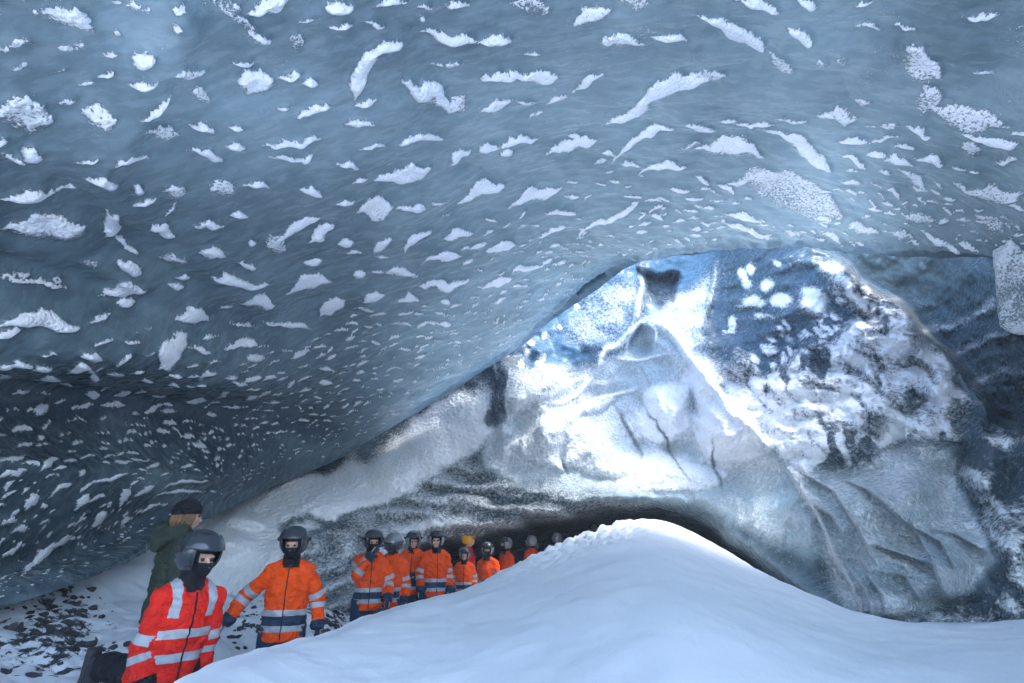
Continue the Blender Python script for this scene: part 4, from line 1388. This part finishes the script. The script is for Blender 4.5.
            for q in (-1, 1):
                b = bmesh.new()
                ball_bm(b, (q * .134, .02, .06), (.012, .02, .02), 12)
                bmesh.ops.transform(b, matrix=HH, verts=b.verts)
                add('visor_hinge', mesh_of(b), 'rubber', he)
    if beanie:
        b = bmesh.new()
        tube_bm(b, [(0, .015, .030), (0, .018, .075), (0, .022, .115), (0, .026, .142), (0, .03, .156)], [(.092, .110), (.092, .110), (.080, .094), (.050, .06), (.012, .014)], 24)
        bmesh.ops.transform(b, matrix=HR, verts=b.verts)
        bn = add('beanie', fuse(b, .009, 2, .004, 4), 'black', root)
        b = bmesh.new()
        tube_bm(b, [(0, .014, .018), (0, .015, .022), (0, .016, .072), (0, .017, .076)], [(.090, .107), (.098, .116), (.098, .116), (.090, .108)], 24)
        bmesh.ops.transform(b, matrix=HR, verts=b.verts)
        add('beanie_cuff', mesh_of(b), 'black', bn)
        b = bmesh.new()
        rh = random.Random(3)
        for i in range(70):
            az = math.pi + rh.uniform(-2.1, 2.1)
            x_, y_ = .083 * math.sin(az), .014 - .098 * math.cos(az)
            tube_bm(b, [(x_, y_, .04), (x_ * 1.08, y_ * 1.06 + .004, -.02), (x_ * rh.uniform(.95, 1.15), y_ * 1.05 + .01, -.07 + rh.uniform(-.03, .03))], [.010, .011, .003], 6)
        bmesh.ops.transform(b, matrix=HR, verts=b.verts)
        add('hair', mesh_of(b), 'hair', root)
    return root


LG = 'helmeted visitors filing along the trench'
person('person in a bright red jacket and dark helmet striding past nearest the camera', 196, 534, 3.45, 1.72, yaw=.45, turn=.15, nod=.14, lean=.17, jacket='red', trousers='black', glove='black', foot=0.0, braces=True, dark_waist=False, seed=1, group=LG,
       pose=dict(pelvis=(-.02, .02, 1.06), waist=(-.01, 0, 1.17), chest=(0, 0, 1.31), sl=(-.15, -.02, 1.40), sr=(.15, -.04, 1.39), el=(-.19, -.03, 1.13), wl=(-.15, -.09, .93), er=(.20, -.03, 1.14), wr=(.20, -.02, .94), hl=(-.11, .03, 1.02), hr=(.08, .02, 1.02), kl=(-.07, .30, .97), al=(-.15, .58, .98),
                 kr=(.13, -.10, .56)))
person('person in a dark green hooded jacket and black beanie looking away', 190, 498, 4.7, 1.80, yaw=1.75, turn=.15, jacket='green', trousers='black', helmet=None, glove='black', beanie=True, hood=True, bands=False, cover=False, seed=2, group='people in the cave',
       pose=dict(el=(-.27, .02, 1.14), wl=(-.25, -.02, .90)))
person('person in an orange jacket walking alone with both arms held out', 297, 529, 5.2, 1.77, yaw=-.1, turn=-.12, nod=.08, lean=.15, seed=3, group=LG,
       pose=dict(el=(-.36, .03, 1.20), wl=(-.50, -.03, .98), er=(.28, .03, 1.15), wr=(.31, -.02, .91)))
person('person in an orange jacket raising a gloved hand to the helmet', 374, 531, 7.1, 1.74, yaw=.1, turn=.1, seed=4, group=LG,
       pose=dict(el=(-.20, -.24, 1.24), wl=(-.02, -.28, 1.50), er=(.27, 0, 1.14), wr=(.24, -.14, .93)))
person('person in an orange jacket with a smoky visor, head bowed', 394, 535, 7.6, 1.72, yaw=-.25, nod=.28, seed=5, group=LG, helmet='pale_shell', visor='down')
person('person in an orange jacket with one forearm folded across the stomach', 414, 532, 9.0, 1.78, yaw=-.1, turn=.3, nod=.1, cover='face', seed=6, group=LG, helmet='pale_shell',
       pose=dict(er=(.27, -.02, 1.14), wr=(.06, -.20, 1.10), el=(-.27, 0, 1.14), wl=(-.05, -.19, 1.05)))
person('tall person in an open-collared orange jacket over black scarf', 437, 531, 8.8, 1.82, yaw=.25, turn=-.35, cover='face', seed=7, group=LG, helmet='pale_shell')
person('short child in an orange jacket and grey helmet', 465, 548, 9.9, 1.46, yaw=-.1, cover='face', seed=8, group=LG, helmet='pale_shell', far=True)
person('person in a crimson jacket and yellow climbing helmet turned sideways', 469, 533, 11.3, 1.80, yaw=1.3, jacket='crimson', trousers='black', helmet='yellow', visor=False, cover=False, bands=False, seed=9, group='people in the cave', far=True)
person('person in an orange jacket with a black face cover behind the child', 489, 543, 10.6, 1.70, yaw=-.45, turn=.3, lean=.08, pose=dict(er=(.26, -.08, 1.13), wr=(.10, -.22, 1.05)), seed=10, group=LG, helmet='pale_shell', far=True)
person('person in an orange jacket turned aside, seen to the shoulder behind the snow crest', 506, 538, 11.6, 1.74, yaw=-1.0, seed=11, group=LG, helmet='pale_shell', far=True)
person('person in an orange jacket seen from behind in the tunnel mouth', 531, 536, 12.4, 1.76, yaw=-2.2, seed=12, group=LG, helmet='pale_shell', far=True)
person('person in an orange jacket bent forward, helmet low between two others', 543, 541, 13.0, 1.74, yaw=-1.3, seed=13, group=LG, lean=.3, far=True)
person('person in an orange jacket walking away in profile near the rough crest', 556, 533, 13.4, 1.76, yaw=-1.8, seed=14, group=LG, helmet='pale_shell', far=True)
person('person showing only a dark helmet above the rough snow crest', 594, 524, 14.5, 1.76, yaw=-2.6, seed=15, group=LG, far=True)

# ------------------------------------------------------------------ rocks lying in the snow
ROCKS = [(375, 130, 28), (205, 182, 27), (60, 160, 36), (180, 130, 18), (392, 216, 25), (345, 205, 17), (440, 195, 12), (425, 165, 7), (290, 188, 19), (322, 218, 21), (272, 245, 26), (300, 288, 42), (228, 312, 46), (60, 300, 36),
         (130, 290, 30), (375, 362, 42), (115, 340, 14), (20, 385, 20), (120, 405, 14), (265, 445, 25), (295, 410, 13), (320, 480, 25), (140, 505, 42), (280, 135, 12), (320, 70, 12), (485, 355, 10), (455, 392, 11), (170, 255, 12),
         (250, 205, 10), (340, 275, 11), (20, 490, 30), (70, 470, 20), (215, 110, 13), (105, 130, 12), (30, 130, 18), (180, 300, 20), (245, 270, 17), (330, 310, 22), (350, 330, 18), (150, 200, 9), (405, 240, 10)]
BIG = {0: 'dark rock at the top of the scree below the smooth snow slope', 1: 'flat dark stone just below the foot of the ice overhang', 2: 'dark rock under the ice overhang at the far left edge of the scree',
       3: 'low dark stone touching the ice overhang beside the far left rock', 4: 'pale-topped rock on the right flank of the upper scree', 5: 'narrow dark stone just left of the pale-topped rock',
       8: 'small rock capping the middle ridge of the scree', 9: 'dark stone right below the rock capping the middle ridge', 10: 'dark angular stone above the long leaning rock', 11: 'long dark rock leaning downhill between two broad rocks',
       12: 'broadest dark rock in the middle of the snowy scree', 13: 'dark rock alone on the snow at the left end of the middle row', 14: 'dark rock between the lone left rock and the broadest rock', 15: 'snow-skirted angular rock at the lower end of the scree',
       17: 'dark stone at the picture edge beside the lower snow drift', 19: 'round snow-dusted stone below the broadest rock', 21: 'snow-dusted stone lowest towards the walker with the raised boot', 22: 'snow-dusted boulder at the bottom edge of the scree',
       30: 'grey rock in the bottom left corner', 31: 'grey stone next to the bottom left corner rock', 34: 'stone half buried where ice overhang and scree meet', 35: 'stone wedged against the left side of the broadest rock',
       36: 'stone wedged above the broadest rock', 37: 'stone between the long leaning rock and the snow-skirted rock', 38: 'flat stone touching the top of the snow-skirted rock'}
rk = [(a / 4.267, 560 + b / 4.267, c / 4.267, i) for i, (a, b, c) in enumerate(ROCKS)]
rr3 = random.Random(11)


def rock_mesh(seed, sub):
    b = bmesh.new()
    bmesh.ops.create_icosphere(b, subdivisions=sub, radius=1)
    r = random.Random(seed)
    cuts = [(Vector((r.gauss(0, 1), r.gauss(0, 1), r.gauss(0, .8))).normalized(), r.uniform(.55, .85)) for _ in range(11)]
    for v in b.verts:
        for nn, d in cuts:
            k = v.co.dot(nn) - d
            if k > 0:
                v.co -= nn * k * .93
    co = np.array([v.co[:] for v in b.verts])
    w = 0.10 * fbm(co[:, 0] * 2.2 + seed, co[:, 1] * 2.2 + co[:, 2] * 1.7, 400 + seed % 50, 4)
    for v, k in zip(b.verts, w):
        v.co *= 1 + k
    return mesh_of(b)


protos = [rock_mesh(500 + i, 4) for i in range(9)]
for me in protos:
    me.name = 'rock'
    me.materials.append(MAT['snowy_rock'])
    for p in me.polygons:
        p.use_smooth = True
for x, y, hp_, i in rk:
    p = ground_hit(x, y)
    if p[1] > 11 or mound_h(p[0], p[1]) > floor_h(p[0], p[1]):
        continue
    tt = project(p)[2]
    r_ = hp_ * tt / F_
    o = bpy.data.objects.new('rock', protos[i % 9])
    o.location = (p[0], p[1], floor_h(p[0], p[1]) + r_ * .18)
    o.rotation_euler = (rr3.uniform(-.3, .3), rr3.uniform(-.3, .3), rr3.uniform(0, 6.28))
    o.scale = (r_ * rr3.uniform(.9, 1.15), r_ * rr3.uniform(.8, 1.1), r_ * rr3.uniform(.6, .8))
    lab = BIG.get(i) or 'small dark stone half sunk in the snowy scree below the ice overhang'
    put(o, lab, 'rock', 'rocks in the snowy scree')

# small rubble on the bank behind the walkers: too many chips to count
b = bmesh.new()
for cx, cy, wx_, wy_, n_ in ((334, 608, 22, 36, 110), (240, 622, 26, 34, 70), (50, 630, 55, 44, 190)):
    for i in range(n_):
        x, y = cx + rr3.gauss(0, .5) * wx_, cy + rr3.gauss(0, .5) * wy_
        if y > 682 or x < 2:
            continue
        p = ground_hit(x, y)
        if p[1] > 11 or mound_h(p[0], p[1]) > floor_h(p[0], p[1]):
            continue
        r_ = rr3.uniform(.4, 1.0) ** 2 * 0.045
        mt = Matrix.Translation((p[0], p[1], floor_h(p[0], p[1]) + r_ * .1)) @ Matrix.Rotation(rr3.uniform(0, 6), 4, 'Z') @ Matrix.Rotation(rr3.uniform(-.5, .5), 4, 'X') @ Matrix.Diagonal((r_ * 1.2, r_, r_ * .7, 1))
        g_ = bmesh.ops.create_icosphere(b, subdivisions=1, radius=1, matrix=mt)
        for v in g_['verts']:
            v.co += Vector((rr3.uniform(-1, 1), rr3.uniform(-1, 1), rr3.uniform(-1, 1))) * r_ * .28
rb = mesh_of(b)
rb.name = 'rubble'
rb.materials.append(MAT['rock'])
put(bpy.data.objects.new('rubble', rb), 'dark stone chips strewn over the snowy bank', kind='stuff')

# slab of rimed ice hanging from the ceiling edge at the far right
nu_, nv_ = 40, 60
uu, vv_ = np.meshgrid(np.linspace(0, 2 * math.pi, nu_), np.linspace(0, 1, nv_))
topc, botc = ray_pt(1018, 236, 6.9), ray_pt(1032, 328, 6.9)
cen_ = topc + (botc - topc) * vv_[..., None]
wd_ = (0.24 + 0.12 * vv_) * np.clip((1 - vv_) * 9, 0, 1) ** .5
sq = lambda c: np.sign(c) * np.abs(c) ** .6
Ps = cen_ + np.stack([wd_ * sq(np.cos(uu)), 0.22 * np.clip((1 - vv_) * 9, 0, 1) ** .5 * sq(np.sin(uu)), 0.10 * sq(np.cos(uu)) * vv_], -1)
nz = 0.10 * fbm(Ps[..., 0] * 3.5, Ps[..., 2] * 3.5 + np.sin(uu), 501, 5)
Ps[..., 0] += nz
Ps[..., 1] += 1.4 * nz
Ps[:, -1] = Ps[:, 0]
grid_obj('ice_slab', Ps, ICE, {'frost': np.clip(.62 + 0.5 * fbm(Ps[..., 0] * 6, Ps[..., 2] * 3, 502, 4), 0, 1), 'white': 0.3 + 0 * uu, 'blue': 0 * uu, 'dark_ice_shade': 0 * uu}, label='rimed slab of ice hanging from the ceiling edge at the far right', cat='ice slab')

# ------------------------------------------------------------------ drifting ice fog in the cave air
b = bmesh.new()
bmesh.ops.create_cube(b, size=1, matrix=Matrix.Translation((0, 0, 7.0)) @ Matrix.Diagonal((150, 150, 20, 1)))
hz = mesh_of(b)
hz.name = 'haze'
hm_ = bpy.data.materials.new('ice_fog')
hm_.use_nodes = True
ht = hm_.node_tree
ht.nodes.remove(ht.nodes['Principled BSDF'])
pv = ht.nodes.new('ShaderNodeVolumePrincipled')
pv.inputs['Color'].default_value = (0.92, 0.95, 1.0, 1)
pv.inputs['Density'].default_value = 0.003
pv.inputs['Anisotropy'].default_value = 0.2
ht.links.new(pv.outputs[0], ht.nodes['Material Output'].inputs['Volume'])
hz.materials.append(hm_)
put(bpy.data.objects.new('haze', hz), 'thin pale ice fog hanging in the cave air', kind='stuff')
scene.cycles.volume_bounces = 1
